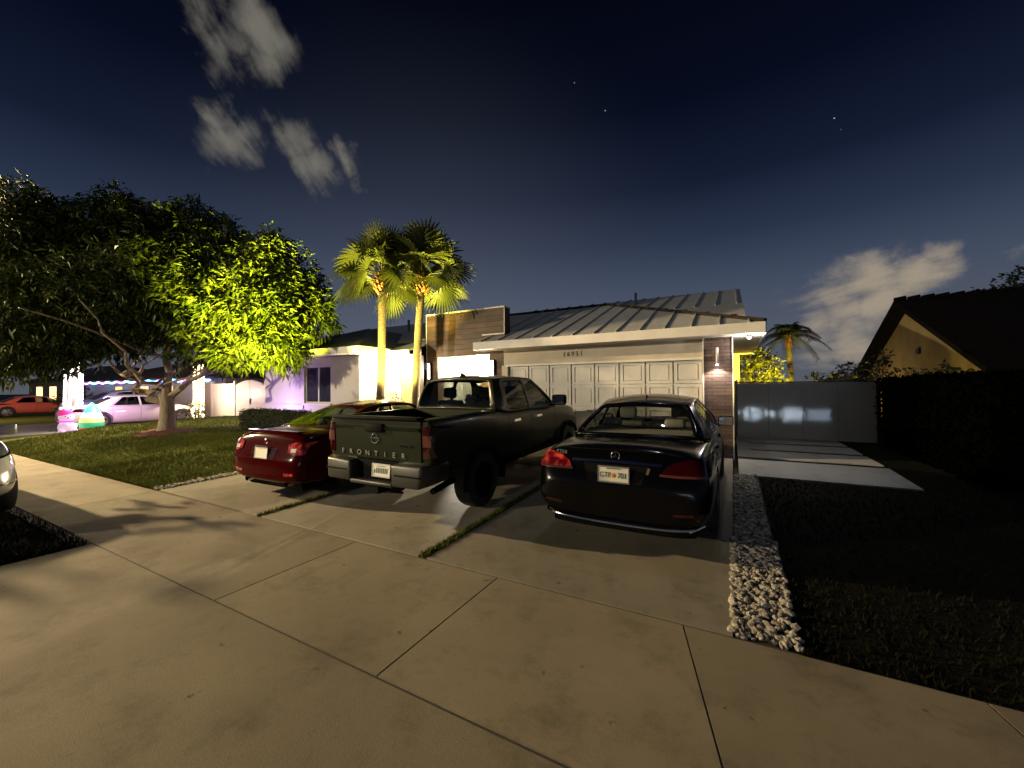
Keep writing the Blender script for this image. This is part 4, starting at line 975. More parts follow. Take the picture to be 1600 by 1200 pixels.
for k in range(26):
    x = x0+.02+k*.36; b.tube([(x, PY-18.7, PZ+.02), (x+.30, PY-18.7, PZ+.05)], [.09, .11], 8)
b.build('ridge_tiles', nr.data.materials[0], nr)
b = MB(); b.box(NX+.40-10, NX+.448-10, -.55, -.30, 2.62, 2.80); b.build('gable_vent', M['frame_dark'], nh)

# ------------------------------------------------------------------ neighbour's house on the left, with festive lights
lh = thing('neighbour_house', 'low dark roofed house hung with coloured festive lights behind the white cars', 'house', (-36, 18, 0))
b = MB(); b.box(-16, 8.0, -4.4, 6, 0, 2.6); b.build('wall', M['stucco_pale'], lh, False)
b = MB(); b.slab([(-16.7, -5.1, 2.55), (8.7, -5.1, 2.55), (3, .8, 4.3), (-11, .8, 4.3)], .12); b.slab([(8.7, -5.1, 2.55), (8.7, 6.7, 2.55), (3, .8, 4.3)], .12); b.slab([(8.7, 6.7, 2.55), (-16.7, 6.7, 2.55), (-11, .8, 4.3), (3, .8, 4.3)], .12); b.slab([(-16.7, 6.7, 2.55), (-16.7, -5.1, 2.55), (-11, .8, 4.3)], .12)
b.build('roof', mat('neighbour_roof', (.09, .055, .045), .9, c2=(.06, .04, .03), scale=5), lh, False)
for xa in (-9, -4.2, .6):
    b = MB(); b.box(xa, xa+1.5, -4.46, -4.41, .9, 2.1); w_ = b.build('window', M['winframe'], lh, False)
    b = MB(); b.box(xa+.06, xa+1.44, -4.47, -4.462, .96, 2.04); b.build('pane', emat('lit_pane', (1, .62, .25), 1.6), w_, False)
# posts of the front porch
for xa in (3.5, 5.2, 6.9):
    b = MB(); b.box(xa, xa+.35, -5.0, -4.65, 0, 2.5); b.build('porch_post', M['vinyl'], lh, False)
fh = thing('far_house', 'distant house with warm lit windows behind the coral red car', 'house', (-62, 17, 0))
b = MB(); b.box(-9, 7, -3, 6, 0, 2.9); b.build('wall', M['stucco'], fh, False)
b = MB(); b.slab([(-9.6, -3.6, 2.85), (7.6, -3.6, 2.85), (3, 1.5, 4.6), (-5, 1.5, 4.6)], .12); b.slab([(7.6, -3.6, 2.85), (7.6, 6.6, 2.85), (3, 1.5, 4.6)], .12); b.build('roof', M['shingle'], fh, False)
for xa in (-6, -1.5, 3):
    b = MB(); b.box(xa, xa+2.2, -3.06, -3.01, .4, 2.3); w_ = b.build('window', M['winframe'], fh, False)
    b = MB(); b.box(xa+.08, xa+2.12, -3.08, -3.065, .5, 2.2); b.build('pane', emat('warm_pane', (1, .55, .2), 3.5), w_, False)
# ------------------------------------------------------------------ festive things
random.seed(31)
def beads(mb, pts, r):
    for p in pts: mb.add([Vector(p)+v*r for v in IV], IF)
fx = {'w': emat('white_bulb', (1, .94, .98), 9), 'warm': emat('warm_bulb', (1, .76, .42), 7), 'b': emat('blue_bulb', (.10, .25, 1), 14), 'c': emat('cyan_bulb', (.15, .8, 1), 10), 'p': emat('pink_bulb', (1, .15, .75), 10), 'v': emat('violet_bulb', (.35, .12, 1), 14), 'r': emat('red_bulb', (1, .08, .05), 8)}
st = thing('eave_lights', 'string of coloured bulbs along the eave of the low dark roofed house', 'string lights', (-36, 12.8, 2.42))
b = MB(); b.tube([(-16+i*.5, 0, .05*math.sin(i*1.7)) for i in range(50)], .012, 5); b.build('cable', M['black'], st)
cols = ['b', 'c', 'v', 'p', 'b', 'r', 'c', 'w']; groups = {}
for i in range(96):
    groups.setdefault(cols[(i*5+i//7) % 8], []).append((-15.9+i*.25, -.02, -.06+.05*math.sin(i*.85)))
for k_, ps in groups.items():
    for p in ps[:99]: pass
    b = MB(); beads(b, ps, .075); o = b.build('bulb', fx[k_], st, True); o['kind'] = 'stuff'
def wrapped(label, loc, h, r, key, palm):
    t_ = thing('wrapped_trunk', label, 'lit trunk', loc)
    b = MB(); b.tube([(0, 0, -.1), (.02, 0, h*.5), (0, .02, h)], [r*1.15, r, r*.95], 12); b.build('trunk', M['palmbark'], t_)
    b = MB(); n = int(h*80)
    ps = []
    for i in range(n):
        z = .08+(h-.1)*i/n; a = i*.9; ps.append(((r*1.08+.03)*math.cos(a), (r*1.08+.03)*math.sin(a), z+random.uniform(-.03, .03)))
    beads(b, ps, .055); o = b.build('bulbs', fx[key], t_, True); o['kind'] = 'stuff'
    b = MB()
    for k in range(11):
        az = 2*math.pi*k/11+random.uniform(-.2, .2); el = random.uniform(.1, 1.0); L_ = 1.5
        pts = [Vector((0, 0, h))+Vector((math.cos(az)*math.cos(el)*L_*t, math.sin(az)*math.cos(el)*L_*t, math.sin(el)*L_*t-1.0*t*t)) for t in fr(0, 1, 9)]
        b.tube(pts, [.02]*9+[.006], 4)
        for i in range(1, 10):
            for s in (-1, 1):
                d = (pts[i]-pts[i-1]).normalized(); sd_ = d.cross(Vector((0, 0, 1))).normalized()*s
                q = pts[i]; e = q+(sd_*.8+d*.5-Vector((0, 0, .35))).normalized()*.42
                b.add([q-d*.025, q+d*.025, e], [(0, 1, 2)])
    b.build('fronds', M['leaf2'], t_, False)
    return t_
wrapped('trunk thickly wrapped in dazzling white lights before the pearl sedan', (-24.5, 6.05, .05), 3.0, .20, 'w', True)
wrapped('trunk wrapped in warm white lights at the end of the white fence', (-24.0, 10.4, .1), 2.9, .15, 'warm', True)
# inflatables, lit from inside
def glow(c, s): return glowmat('lit_nylon', c, s)
i1 = thing('inflatable_bear', 'pink and white lit inflatable figure in a magenta hat beside the dazzling wrapped trunk', 'inflatable', (-23.5, 5.62, .03)); i1.scale = (.66,)*3
b = MB(); b.ball((0, 0, .36), .38, 18, 12); b.ball((.02, -.02, .95), .34, 18, 12); b.ball((.30, -.1, .50), .16); b.ball((.26, -.28, .10), .17); b.ball((.28, .26, .10), .17); b.build('body', glow((1, .72, .88), .6), i1)
b = MB(); b.lathe([(.34, 0), (.33, .10), (.24, .22), (.12, .34), (.02, .40)], 18, Matrix.Translation((0, -.05, 1.12)) @ Matrix.Rotation(R(14), 4, 'X')); ht = b.build('hat', glow((.9, .06, .32), 0.7), i1)
b = MB(); b.ball((0, -.22, 1.50), .09); b.build('pompom', glow((1, .9, .95), 1.5), ht)
b = MB(); b.lathe([(.30, -.05), (.38, 0), (.30, .05)], 20, Matrix.Translation((0, 0, .70))); b.build('scarf', glow((.95, .10, .75), 0.7), i1)
b = MB()
for s in (-1, 1): b.ball((.33, .11*s-.02, 1.02), .032, 10, 6)
b.ball((.36, -.02, .92), .04, 10, 6); b.build('face', M['black'], i1)
i2 = thing('inflatable_gnome', 'striped lit inflatable gnome with a teal hat beside the dazzling wrapped trunk', 'inflatable', (-23.5, 6.35, .03)); i2.scale = (.72,)*3
for (z0, z1, r0, r1, c_, nm) in ((0, .22, .42, .50, (.75, .05, .05), 'base'), (.22, .52, .50, .52, (.05, .62, .22), 'green_band'), (.52, .82, .52, .46, (.95, .92, .25), 'yellow_band'), (.82, 1.10, .46, .34, (1, .98, 1), 'beard')):
    b = MB(); n = 6; b.lathe([(r0+(r1-r0)*i/n+.02*math.sin(math.pi*i/n), z0+(z1-z0)*i/n) for i in range(n+1)], 22); b.build(nm, glow(c_, .6), i2)
b = MB(); b.lathe([(.36, 1.08), (.34, 1.16), (.24, 1.36), (.12, 1.56), (.02, 1.66)], 20); b.build('hat', glow((.06, .60, .58), .7), i2)
b = MB(); b.ball((.36, 0, 1.02), .07, 10, 8); b.build('nose', glow((1, .55, .35), 1), i2)

# ------------------------------------------------------------------ the leafy tree on the lawn
random.seed(41)
tt = thing('leafy_tree', 'big leafy tree on the lawn with a pale forked trunk, lit yellow green by floodlight', 'tree', TB)
def loc_(u, v, t): return at(u, v, t)-TB
b = MB()
b.tube([(0, 0, -.15), (.02, 0, .12), (.0, .03, .5), (.02, .02, .95), (0, 0, 1.15)], [.30, .235, .20, .19, .20], 12)
tips = []
def limb(p0, p1, r0, r1, n=6, wob=.12):
    p0, p1 = Vector(p0), Vector(p1); pts = [p0.lerp(p1, i/n)+(Vector((random.gauss(0, wob), random.gauss(0, wob), random.gauss(0, wob*.5))) if 0 < i < n else Vector()) for i in range(n+1)]
    b.tube(pts, [r0+(r1-r0)*i/n for i in range(n+1)], 8); return pts
main = [((0, 0, 1.0), loc_(345, 560, 12.6), .11, .05), ((0, 0, .95), loc_(190, 585, 13.5), .13, .06), ((0, 0, 1.1), loc_(268, 500, 13.3), .14, .06), ((0, .02, 1.0), loc_(222, 590, 12.6), .10, .05)]
for p0, p1, r0, r1 in main:
    pts = limb(p0, p1, r0, r1)
    for k in range(4):
        q = pts[random.choice((3, 4, 5, 6))]; e = q+Vector((random.gauss(0, 1.6), random.gauss(0, 1.6), random.uniform(.5, 2.0))); limb(q, e, r1*.9, .018, 5, .08)
limb(loc_(345, 560, 12.6), loc_(420, 500, 11.9), .05, .02); limb(loc_(345, 560, 12.6), loc_(400, 540, 11.5), .045, .02); limb(loc_(268, 500, 13.3), loc_(300, 380, 13.5), .06, .02); limb(loc_(268, 500, 13.3), loc_(150, 380, 13.5), .06, .02)
b.build('trunk', M['bark'], tt)
px = [(10, 350, 62, 12.2), (60, 420, 85, 12.8), (15, 470, 75, 11.8), (115, 395, 82, 13.4), (190, 372, 68, 13.2), (235, 400, 70, 14.2), (295, 385, 66, 13.8), (330, 420, 70, 13.2), (250, 455, 85, 12.4), (150, 470, 88, 12.2),
      (60, 520, 72, 11.8), (105, 538, 46, 12.0), (350, 470, 80, 12.6), (425, 425, 58, 12.2), (395, 480, 66, 11.6), (445, 470, 60, 12.6), (430, 525, 52, 11.8), (485, 500, 40, 12.4), (330, 525, 58, 11.8), (258, 508, 50, 12.6), (190, 520, 46, 12.6),
      (420, 385, 32, 12.2), (30, 310, 38, 12.6), (185, 325, 38, 13.4), (300, 340, 32, 13.8), (470, 450, 42, 12.8), (365, 555, 30, 11.4), (15, 560, 45, 11.6), (250, 455, 72, 15.0), (100, 450, 80, 15.0), (360, 440, 75, 14.6),
      (500, 475, 26, 12.6), (450, 555, 30, 11.9), (140, 345, 36, 13.4), (250, 350, 34, 13.8), (350, 365, 30, 13.6), (75, 340, 40, 13)]
bl = [(tuple(loc_(u, v, t)), r/FPX*t, (1, 1, .9)) for u, v, r, t in px]
leaves(bl, 1750, .23, .036, .55, .38).build('crown', M['leaf'], tt, False)

# ------------------------------------------------------------------ fan palms
def fan(mb, hub, d, up, rad, n=22, spread=1.95, droop=.5):
    d = d.normalized(); s = d.cross(up).normalized(); nrm = s.cross(d)
    prev = None; da = 2*spread/n
    for i in range(n):
        a = -spread+da*(i+.5); rr_ = rad*(1-.10*abs(a)/spread)*random.uniform(.93, 1.05); dirc = d*math.cos(a)+s*math.sin(a); side = (s*math.cos(a)-d*math.sin(a))
        dr = droop*random.uniform(.7, 1.3)
        def P_(t, k, lift=0): 
            w = min(t, .5)*rr_*math.tan(da/2)*1.02 if t <= .5 else .62*rr_*math.tan(da/2)*max(0.04, (1-t)/.5)**.7
            return hub+dirc*rr_*t*(1-.15*dr*t*t)+side*w*k+nrm*(lift*w*.5)-Vector((0, 0, rr_*dr*.55*max(0, t-.25)**2))
        ts = (.04, .3, .5, .75, 1.0); o_ = len(mb.v)
        for t in ts: mb.v += [tuple(P_(t, -1)), tuple(P_(t, 0, 1)), tuple(P_(t, 1))]
        for j in range(4):
            for k in (0, 1): mb.f.append((o_+3*j+k, o_+3*j+k+1, o_+3*j+k+4, o_+3*j+k+3))
def palm(label, base, crown, seed, rad=.78, nf=30):
    random.seed(seed); base = Vector(base); C = Vector(crown)-base
    t_ = thing('fan_palm', label, 'palm tree', base, group='fan palms by the entrance')
    b = MB(); mid = C*.5+Vector((.06*(1 if seed % 2 else -1), 0, -.1))
    pts = crom([(0, 0, -.1), mid, C], [8, 8]); rad_ = [.15-.045*min(1, i/6) for i in range(17)]
    b.tube(pts, [r_+.006*(i % 2) for i, r_ in enumerate(rad_)], 14); b.build('trunk', M['palmbark'], t_)
    b = MB()
    for k in range(46):
        az = k*2.399; z = -.42+.5*k/46; r0 = .12; o_ = C+Vector((math.cos(az)*r0, math.sin(az)*r0, z)); e = o_+Vector((math.cos(az)*.14, math.sin(az)*.14, .13+.05*random.random())); sd_ = Vector((-math.sin(az), math.cos(az), 0))*.05
        b.hexa([o_-sd_, o_+sd_, o_+sd_+Vector((0, 0, .04)), o_-sd_+Vector((0, 0, .04))], [e-sd_*.5, e+sd_*.5, e+sd_*.5+Vector((0, 0, .02)), e-sd_*.5+Vector((0, 0, .02))])
    b.build('old_leaf_bases', M['boot'], t_)
    b = MB(); b2 = MB()
    for k in range(nf):
        az = k*2.399+random.uniform(-.2, .2); f = (k+.5)/nf; el = R(82)-R(112)*f**1.1+random.uniform(-.12, .12)
        d = Vector((math.cos(az)*math.cos(el), math.sin(az)*math.cos(el), math.sin(el))); L_ = random.uniform(.62, .92)
        p0 = C+Vector((0, 0, .12)); p1 = p0+d*L_; p2 = p1+(d+Vector((0, 0, -.35))).normalized()*.10
        b2.tube([p0, p0.lerp(p1, .5)+Vector((0, 0, .03)), p1, p2], [.022, .016, .012, .006], 5)
        dd = (d*1.0+Vector((0, 0, -.22-.25*f))).normalized(); up = Vector((0, 0, 1)) if abs(dd.z) < .9 else Vector((math.cos(az), math.sin(az), .2))
        fan(b, p1, dd, (up+Vector((random.gauss(0, .75), random.gauss(0, .75), 0))).normalized(), rad*random.uniform(.80, 1.05), droop=.30+.42*f)
    b2.mi = [0]*len(b2.f); b2.build('stalks', M['leafy'], t_)
    b.mi = [0]*len(b.f); b.build('fronds', M['frond'], t_, False)
    return t_
palm('fan palm with straight trunk in front of the bright cream wall', (-8.90, 8.25, .16), atY(598, 440, 8.25), 51, .84, 30)
palm('fan palm with leaning trunk beside the brown clad wall', (-8.05, 8.85, .16), atY(660, 438, 8.9), 52, .86, 30)
# feather palm and shrubs behind the side gate
def feather(label, base, h, rad, seed, n=15):
    random.seed(seed); t_ = thing('feather_palm', label, 'palm tree', base)
    b = MB(); b.tube([(0, 0, -.1), (.05, 0, h*.5), (-.03, 0, h)], [.11, .085, .09], 10); b.build('trunk', M['palmbark'], t_)
    b = MB(); b.tube([(-.03, 0, h-.05), (-.03, 0, h+.45)], [.13, .06], 10); b.build('crown_shaft', M['boot'], t_)
    b = MB()
    for k in range(n):
        az = k*2.399; el = R(80)-R(85)*k/n; L_ = rad*random.uniform(.85, 1.15)
        pts = [Vector((-.03, 0, h+.35))+Vector((math.cos(az)*math.cos(el)*t, math.sin(az)*math.cos(el)*t, math.sin(el)*t-.75*t*t))*L_ for t in fr(0, 1, 14)]
        b.tube(pts, [.018*(1-i/16) for i in range(15)], 4)
        for i in range(2, 15):
            d = (pts[i]-pts[i-1]).normalized(); sd0 = d.cross(Vector((0, 0, 1)))
            sd0 = sd0.normalized() if sd0.length > .05 else Vector((1, 0, 0))
            for s in (-1, 1):
                for f in (0, .5):
                    q = pts[i-1].lerp(pts[i], f); e = q+(sd0*s*.75+d*.6-Vector((0, 0, .25+.3*random.random()))).normalized()*L_*.33*(1.05-.5*i/14)
                    m_ = q.lerp(e, .5)+Vector((0, 0, .03)); b.add([q-d*.018, q+d*.018, m_+d*.016, e, m_-d*.016], [(0, 1, 2, 4), (4, 2, 3)])
    b.build('fronds', M['leaf2'], t_, False); return t_
feather('small feathery palm lit orange below its crown behind the side gate', (1.78, 17.2, .1), 3.0, 1.35, 61, 18)
def shrub(name, label, base, blobs, m, seed, per=1500, ln=.14, wd=.035, droop=.2):
    random.seed(seed); t_ = thing(name, label, 'shrub', base, group='garden shrubs')
    b = MB()
    for c, r, *w in blobs: b.tube([(c[0]*.1, c[1]*.1, -.05), (c[0]*.6, c[1]*.6, c[2]*.5), c], [.03, .02, .008], 5)
    b.build('stems', M['bark'], t_)
    leaves(blobs, per, ln, wd, droop, .35).build('foliage', m, t_, False); return t_
shrub('garden_shrub', 'bright yellow lit bushy shrub just behind the gate near the house corner', (.68, 15.5, .12), [((-.25, 0, 1.6), .50), ((.15, .1, 2.0), .50), ((.45, 0, 1.55), .42), ((.0, -.1, 1.1), .50), ((.40, 0, 2.25), .34), ((-.2, 0, 2.35), .34), ((.1, -.1, 2.5), .28)], M['leafy'], 71, 2600)
shrub('garden_shrub', 'low yellow lit shrub in front of the feathery palm trunk, beside the tall bushy one', (2.3, 15.6, .12), [((-.1, 0, 1.55), .38), ((.35, .1, 1.6), .34), ((.75, .1, 1.7), .30), ((.1, 0, 1.1), .4)], M['leafy'], 72, 2200)
shrub('garden_shrub', 'dark loose shrub with a few orange lit leaves behind the side gate', (3.6, 17.8, .1), [((0, 0, 1.8), .55), ((.5, .1, 2.1), .45), ((-.5, 0, 1.7), .4), ((.75, 0, 2.5), .28)], M['leaf2'], 73)
shrub('garden_shrub', 'dark sprawling shrub at the foot of the yellow gable', (4.0, 14.3, .1), [((-.5, 0, 1.65), .30), ((0, 0, 1.75), .32), ((.5, 0, 1.8), .3), ((.9, 0, 1.85), .28)], M['leaf2'], 74)
shrub('entry_shrub', 'small yellow lit conical shrub between the two fan palm trunks', (-8.55, 8.6, .16), [((0, 0, .45), .30), ((0, 0, .80), .25), ((.02, 0, 1.10), .18), ((0, 0, 1.32), .11)], M['leafy'], 75, 3000, .09, .028)
shrub('garden_shrub', 'small yellow lit shrub beside the warm wrapped trunk', (-23.3, 10.0, .12), [((0, 0, .45), .36), ((.2, -.1, .7), .30), ((-.25, .1, .7), .3)], M['leafy'], 76, 1200)
shrub('garden_shrub', 'dark rounded shrub on the far grass behind the coral red car', (-39.0, 9.5, 0), [((0, 0, 1.0), .9), ((.8, .2, 1.3), .8), ((-.8, 0, .9), .7)], M['leaf2'], 77, 500, .2, .06)
# dark tree rising behind the neighbour's roof
random.seed(81)
dt = thing('dark_tree', 'black tree crown rising over the dark gabled tile roof', 'tree', (11.6, 27, 0))
b = MB(); b.tube([(0, 0, -.1), (.1, 0, 2.2), (0, .1, 4)], [.25, .2, .12], 10)
for k in range(6): b.tube([(0, .05, 3.2), (math.cos(k)*.8, math.sin(k)*.8, 4.4), (math.cos(k)*1.5, math.sin(k)*1.5, 5.1)], [.09, .05, .02], 6)
b.build('trunk', M['bark'], dt)
leaves([((0, 0, 5.4), 1.5), ((-1.6, .3, 4.9), 1.2), ((1.6, 0, 6.0), 1.6), ((-.6, -.8, 4.9), 1.3), ((.9, .8, 6.1), 1.3), ((-2.6, .5, 4.5), .8), ((3.2, 0, 6.6), 1.8)], 420, .24, .06, .5, .4).build('crown', M['leaf2'], dt, False)
# small street tree standing just outside the frame, its low boughs shading the sidewalk
random.seed(95)
vt = thing('street_tree', 'small street tree on the verge beside the silver sedan', 'tree', (-14.2, -.6, 0))
b = MB(); b.tube([(0, 0, -.1), (.05, .1, 1.3), (.5, .7, 2.2)], [.09, .07, .04], 8); b.tube([(.05, .1, 1.3), (1.4, 1.6, 2.1), (2.3, 2.1, 2.2)], [.05, .03, .012], 6); b.build('trunk', M['bark'], vt)
leaves([((1.7, 1.9, 2.25), .30), ((2.2, 2.15, 2.2), .34), ((2.6, 2.2, 2.05), .22), ((.5, .7, 2.6), .6), ((1.1, 1.5, 2.5), .34)], 260, .24, .045, .35, .2).build('crown', M['leaf'], vt, False)
# lights of the houses over the street, met only in the gate's reflection
oh = thing('porch_lights', 'row of white lights across the street mirrored in the grey gate', 'string lights', (3.2, -17, .0))
random.seed(91); b = MB()
for k in range(15):
    x = -2.7+k*.36+random.uniform(-.14, .14); h = random.choice((.25, .5, .9, 1.2)); b.box(x-.03, x+.03, -.02, .02, 1.5-h*.6, 1.5+h*.5)
b.build('lamps', emat('cool_lamp', (.72, .86, 1), 60), oh, False)
b = MB(); b.box(2.7, 6.0, -.04, 0, .95, 1.9); b.build('glowing_panel', emat('cool_panel', (.60, .75, .95), 6.0), oh, False)

# ------------------------------------------------------------------ lights
def point(name, loc, col, w, r=.1):
    l = bpy.data.lights.new(name, 'POINT'); l.energy = w; l.color = col; l.shadow_soft_size = r
    o = bpy.data.objects.new(name, l); COL.objects.link(o); o.location = loc; return o
def spot(name, loc, tgt, col, w, ang, r=.06, blend=.5):
    l = bpy.data.lights.new(name, 'SPOT'); l.energy = w; l.color = col; l.shadow_soft_size = r; l.spot_size = R(ang); l.spot_blend = blend
    o = bpy.data.objects.new(name, l); COL.objects.link(o); o.location = loc
    o.rotation_euler = (Vector(tgt)-Vector(loc)).to_track_quat('-Z', 'Y').to_euler(); return o
WARM = (1, .74, .40)
spot('street_lamp_light', (-26, -1.5, 7.6), (-4, 3.5, 0), (1, .73, .38), 36000, 96, .16, .5)
point('porch_light', (-7.0, 10.9, 2.5), (1, .86, .58), 1800, .12)
spot('path_light', (-6.2, 9.5, .78), (-4.05, 5.8, 0), (1, .90, .74), 3800, 10, .02, 1.0)
point('recess_light', (-9.05, 8.75, 2.35), (1, .80, .40), 330, .08)
spot('palm_uplight', (-8.6, 7.0, .35), (-8.5, 8.3, 4.8), (1, .83, .16), 6500, 46)
spot('palm_uplight', (-8.2, 7.7, .35), (-7.9, 8.9, 4.8), (1, .83, .16), 5600, 46)
spot('tree_floodlight', (-9.0, 4.3, .25), tuple(at(405, 440, 11.8)), (.93, .84, .06), 38000, 54, .08, .95)
spot('sconce_light', (-.285, 9.50, 2.13), (-.26, 9.58, 0), (1, .90, .80), 50, 130, .03, .4)
spot('garden_light', (1.35, 14.3, 1.5), (.62, 15.6, 1.95), (1, .84, .08), 1100, 95, .05, .4)
point('palm_glow', (2.2, 15.1, 1.5), (1, .70, .2), 70, .05)
point('gable_floodlight', (3.7, 20.6, .4), (1, .72, .34), 105, .06)
point('pink_glow', (-22.9, 6.5, 1.3), (1, .40, .85), 125, .3)
point('white_trunk_glow', (-24.0, 6.0, 1.9), (1, .88, .90), 210, .3)
point('violet_glow', (-13.15, 7.80, .84), (.45, .22, 1), 110, .08)
point('lavender_glow', (-17.5, 9.5, 2.0), (.75, .6, 1), 170, .2)
point('warm_trunk_glow', (-23.5, 10.2, 1.5), (1, .68, .48), 230, .2)
point('far_glow', (-37.5, 5.2, 3.2), (1, .66, .36), 750, .2)
point('blue_glow', (-26.2, 7.4, 1.7), (.22, .16, 1), 60, .1)
spot('facing_street_light', (-22, -15, 5.4), (-9.0, 7, 1.0), (1, .82, .55), 21500, 52, .15, .9)
point('soffit_glow', (.30, 9.40, 2.55), (1, .93, .88), 34, .03)
sl = bpy.data.lights.new('moon', 'SUN'); sl.energy = .12; sl.angle = R(.6); sl.color = (.86, .92, 1)
so = bpy.data.objects.new('moon', sl); COL.objects.link(so); so.rotation_euler = Vector((.05, -.42, -1)).to_track_quat('-Z', 'Y').to_euler()

# ------------------------------------------------------------------ night sky
wd = bpy.data.worlds.new('World'); SC.world = wd; wd.use_nodes = True; nt = wd.node_tree; nt.nodes.clear(); LK = nt.links
out = nt.nodes.new('ShaderNodeOutputWorld'); bg = nt.nodes.new('ShaderNodeBackground'); LK.new(bg.outputs[0], out.inputs[0])
tc = nt.nodes.new('ShaderNodeTexCoord'); sep = nt.nodes.new('ShaderNodeSeparateXYZ'); LK.new(tc.outputs['Generated'], sep.inputs[0])
def math_(op, a, bb=None, cl=False):
    n = nt.nodes.new('ShaderNodeMath'); n.operation = op; n.use_clamp = cl
    for i, s in enumerate((a, bb)):
        if s is None: continue
        if isinstance(s, (int, float)): n.inputs[i].default_value = s
        else: LK.new(s, n.inputs[i])
    return n.outputs[0]
def mixc(f, a, bb, typ='MIX'):
    mx = nt.nodes.new('ShaderNodeMix'); mx.data_type = 'RGBA'; mx.blend_type = typ
    for i, s in ((0, f), (6, a), (7, bb)):
        if isinstance(s, (tuple, float)): mx.inputs[i].default_value = s if isinstance(s, float) else (*s, 1)
        else: LK.new(s, mx.inputs[i])
    return mx.outputs[2]
rp = nt.nodes.new('ShaderNodeValToRGB'); LK.new(sep.outputs[2], rp.inputs[0]); e = rp.color_ramp.elements
stops = [(0, (.088, .098, .122)), (.12, (.082, .096, .132)), (.22, (.054, .072, .116)), (.32, (.023, .034, .066)), (.42, (.0072, .0122, .031)), (.55, (.0022, .0040, .013)), (.70, (.0012, .0018, .0060)), (1, (.0008, .0012, .004))]
e[0].position, e[0].color = stops[0][0], (*stops[0][1], 1); e[1].position, e[1].color = stops[-1][0], (*stops[-1][1], 1)
for p_, c_ in stops[1:-1]:
    q = e.new(p_); q.color = (*c_, 1)
sky = rp.outputs[0]
def dirn(u, v): return ray(u, v).normalized()
wn = nt.nodes.new('ShaderNodeTexNoise'); wn.inputs['Scale'].default_value = 7; wn.inputs['Detail'].default_value = 6; wn.inputs['Roughness'].default_value = .6; LK.new(tc.outputs['Generated'], wn.inputs['Vector'])
ws_ = nt.nodes.new('ShaderNodeVectorMath'); ws_.operation = 'SUBTRACT'; LK.new(wn.outputs['Color'], ws_.inputs[0]); ws_.inputs[1].default_value = (.5, .5, .5)
wm_ = nt.nodes.new('ShaderNodeVectorMath'); wm_.operation = 'MULTIPLY_ADD'; LK.new(ws_.outputs[0], wm_.inputs[0]); wm_.inputs[1].default_value = (.16, .16, .16); LK.new(tc.outputs['Generated'], wm_.inputs[2])
def blob(u, v, ru, soft=1.0, warp=False):
    d = dirn(u, v); n = nt.nodes.new('ShaderNodeVectorMath'); n.operation = 'DISTANCE'; LK.new(wm_.outputs[0] if warp else tc.outputs['Generated'], n.inputs[0]); n.inputs[1].default_value = d
    r_ = (dirn(u+ru, v)-d).length
    mr = nt.nodes.new('ShaderNodeMapRange'); mr.interpolation_type = 'SMOOTHSTEP'; mr.inputs['From Min'].default_value = 0; mr.inputs['From Max'].default_value = r_; mr.inputs['To Min'].default_value = 1; mr.inputs['To Max'].default_value = 0
    LK.new(n.outputs['Value'], mr.inputs['Value']); return mr.outputs['Result']
# city glow low down along the middle of the view; darker to the right
gl = blob(680, 570, 520); sky = mixc(math_('MULTIPLY', gl, .36), sky, (.108, .125, .168))
# cloud layer: noise on the plane overhead, kept to the clouds seen in the photo
dz = math_('MAXIMUM', sep.outputs[2], .04); cmb = nt.nodes.new('ShaderNodeCombineXYZ')
LK.new(math_('DIVIDE', sep.outputs[0], dz), cmb.inputs[0]); LK.new(math_('DIVIDE', sep.outputs[1], dz), cmb.inputs[1])
nz = nt.nodes.new('ShaderNodeTexNoise'); nz.inputs['Scale'].default_value = 13; nz.inputs['Detail'].default_value = 8; nz.inputs['Roughness'].default_value = .58; nz.inputs['Distortion'].default_value = .25
d0 = dirn(700, 640)
def vm(op, a, bb=None, out=0):
    n = nt.nodes.new('ShaderNodeVectorMath'); n.operation = op
    for i, s in enumerate((a, bb)):
        if s is None: continue
        if isinstance(s, (tuple, Vector)): n.inputs[i].default_value = s
        else: LK.new(s, n.inputs[i])
    return n.outputs[out]
dt_ = vm('DOT_PRODUCT', tc.outputs['Generated'], d0, 1)
n_ = nt.nodes.new('ShaderNodeVectorMath'); n_.operation = 'SCALE'; n_.inputs[0].default_value = d0; LK.new(dt_, n_.inputs['Scale'])
perp = vm('SUBTRACT', tc.outputs['Generated'], n_.outputs[0]); rad_dir = vm('NORMALIZE', perp)
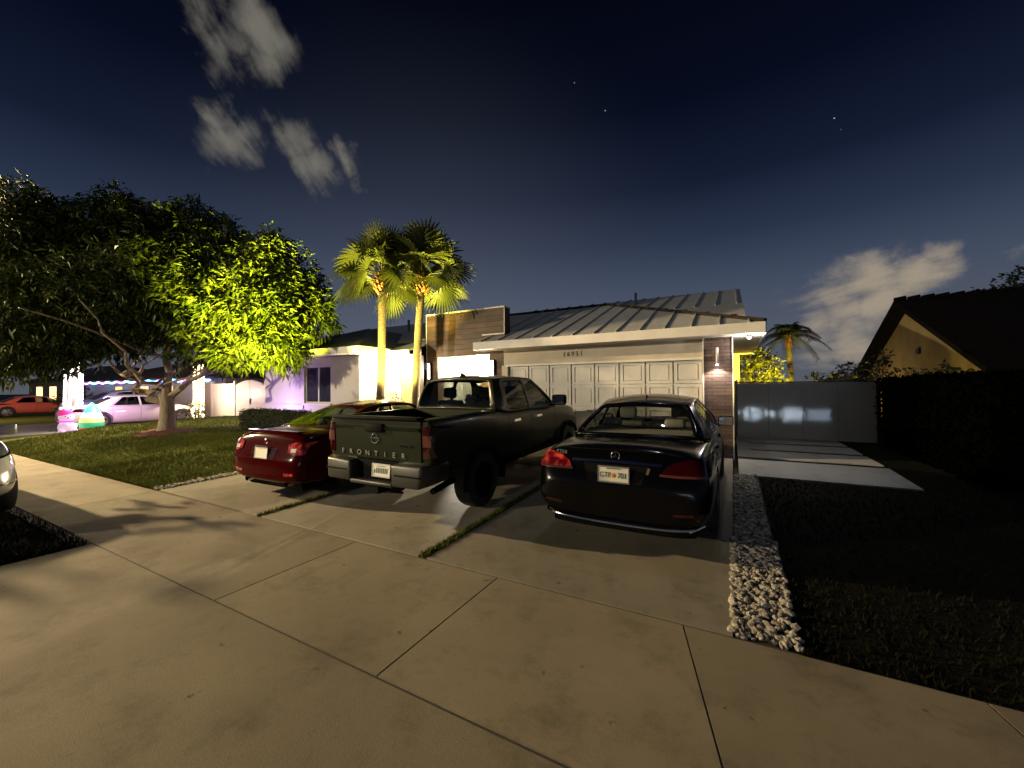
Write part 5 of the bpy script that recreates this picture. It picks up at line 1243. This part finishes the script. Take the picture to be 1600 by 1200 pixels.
# wind-drawn streaks fan out from one point of the horizon
LK.new(vm('ADD', vm('MULTIPLY', rad_dir, (.75, .75, .75)), vm('MULTIPLY', tc.outputs['Generated'], (.42, .42, .42))), nz.inputs['Vector'])
def cloudset(bl_):
    acc = None
    for u, v, r_, k in bl_:
        m_ = math_('MULTIPLY', blob(u, v, r_*1.5, 1, True), k); acc = m_ if acc is None else math_('MAXIMUM', acc, m_)
    return acc
cl1 = cloudset([(390, 30, 62, 1), (345, 60, 48, .8), (300, 10, 45, .7), (400, 85, 40, .8), (352, 160, 40, 1), (368, 205, 55, 1), (395, 235, 40, .8), (440, 190, 32, .6), (468, 235, 42, .9), (490, 275, 42, 1), (545, 255, 28, .8), (556, 280, 22, .7)])
cl2 = cloudset([(1475, 390, 48, .9), (1440, 430, 80, 1), (1380, 455, 75, 1), (1310, 475, 70, .9), (1260, 500, 60, .7), (1350, 520, 80, .8), (1280, 545, 60, .45), (1590, 400, 40, .5)])
def dens(cl_):
    v_ = math_('ADD', math_('MULTIPLY', cl_, .95), math_('MULTIPLY', math_('SUBTRACT', nz.outputs['Fac'], .5), 2.1))
    mr = nt.nodes.new('ShaderNodeMapRange'); mr.interpolation_type = 'SMOOTHSTEP'; mr.inputs['From Min'].default_value = .12; mr.inputs['From Max'].default_value = 1.15
    LK.new(v_, mr.inputs['Value']); return math_('MULTIPLY', mr.outputs['Result'], math_('MINIMUM', math_('MULTIPLY', cl_, 4), 1))
sky = mixc(math_('MULTIPLY', dens(cl1), .9), sky, (.175, .165, .14))
sky = mixc(math_('MULTIPLY', dens(cl2), .9), sky, (.37, .31, .23))
for u, v, k in ((950, 170, .35), (1310, 182, .8), (902, 126, .2), (1320, 200, .12)):
    sky = mixc(math_('MULTIPLY', blob(u, v, 1.6), k), sky, (.9, .92, 1))
LK.new(sky, bg.inputs[0]); bg.inputs[1].default_value = 1.0

# ------------------------------------------------------------------ camera
cd = bpy.data.cameras.new('camera'); cd.sensor_width = 36; cd.lens = 36*FPX/1600; cd.clip_end = 1500; cd.clip_start = .05
co = bpy.data.objects.new('camera', cd); COL.objects.link(co)
F = (FWD0+UP0*(6/FPX)).normalized(); cr, sr_ = math.cos(ROLL), math.sin(ROLL)
U1 = (UP0-F*UP0.dot(F)).normalized(); R1 = F.cross(U1)
CR = R1*cr-U1*sr_; CU = R1*sr_+U1*cr
co.matrix_world = Matrix(((CR.x, CU.x, -F.x, 0), (CR.y, CU.y, -F.y, 0), (CR.z, CU.z, -F.z, HCAM), (0, 0, 0, 1)))
SC.camera = co
SC.view_settings.view_transform = 'Standard'; SC.view_settings.look = 'None'; SC.view_settings.exposure = 0; SC.view_settings.gamma = 1
SC.cycles.use_denoising = True; SC.cycles.max_bounces = 6; SC.cycles.transparent_max_bounces = 12; SC.cycles.sample_clamp_indirect = 4
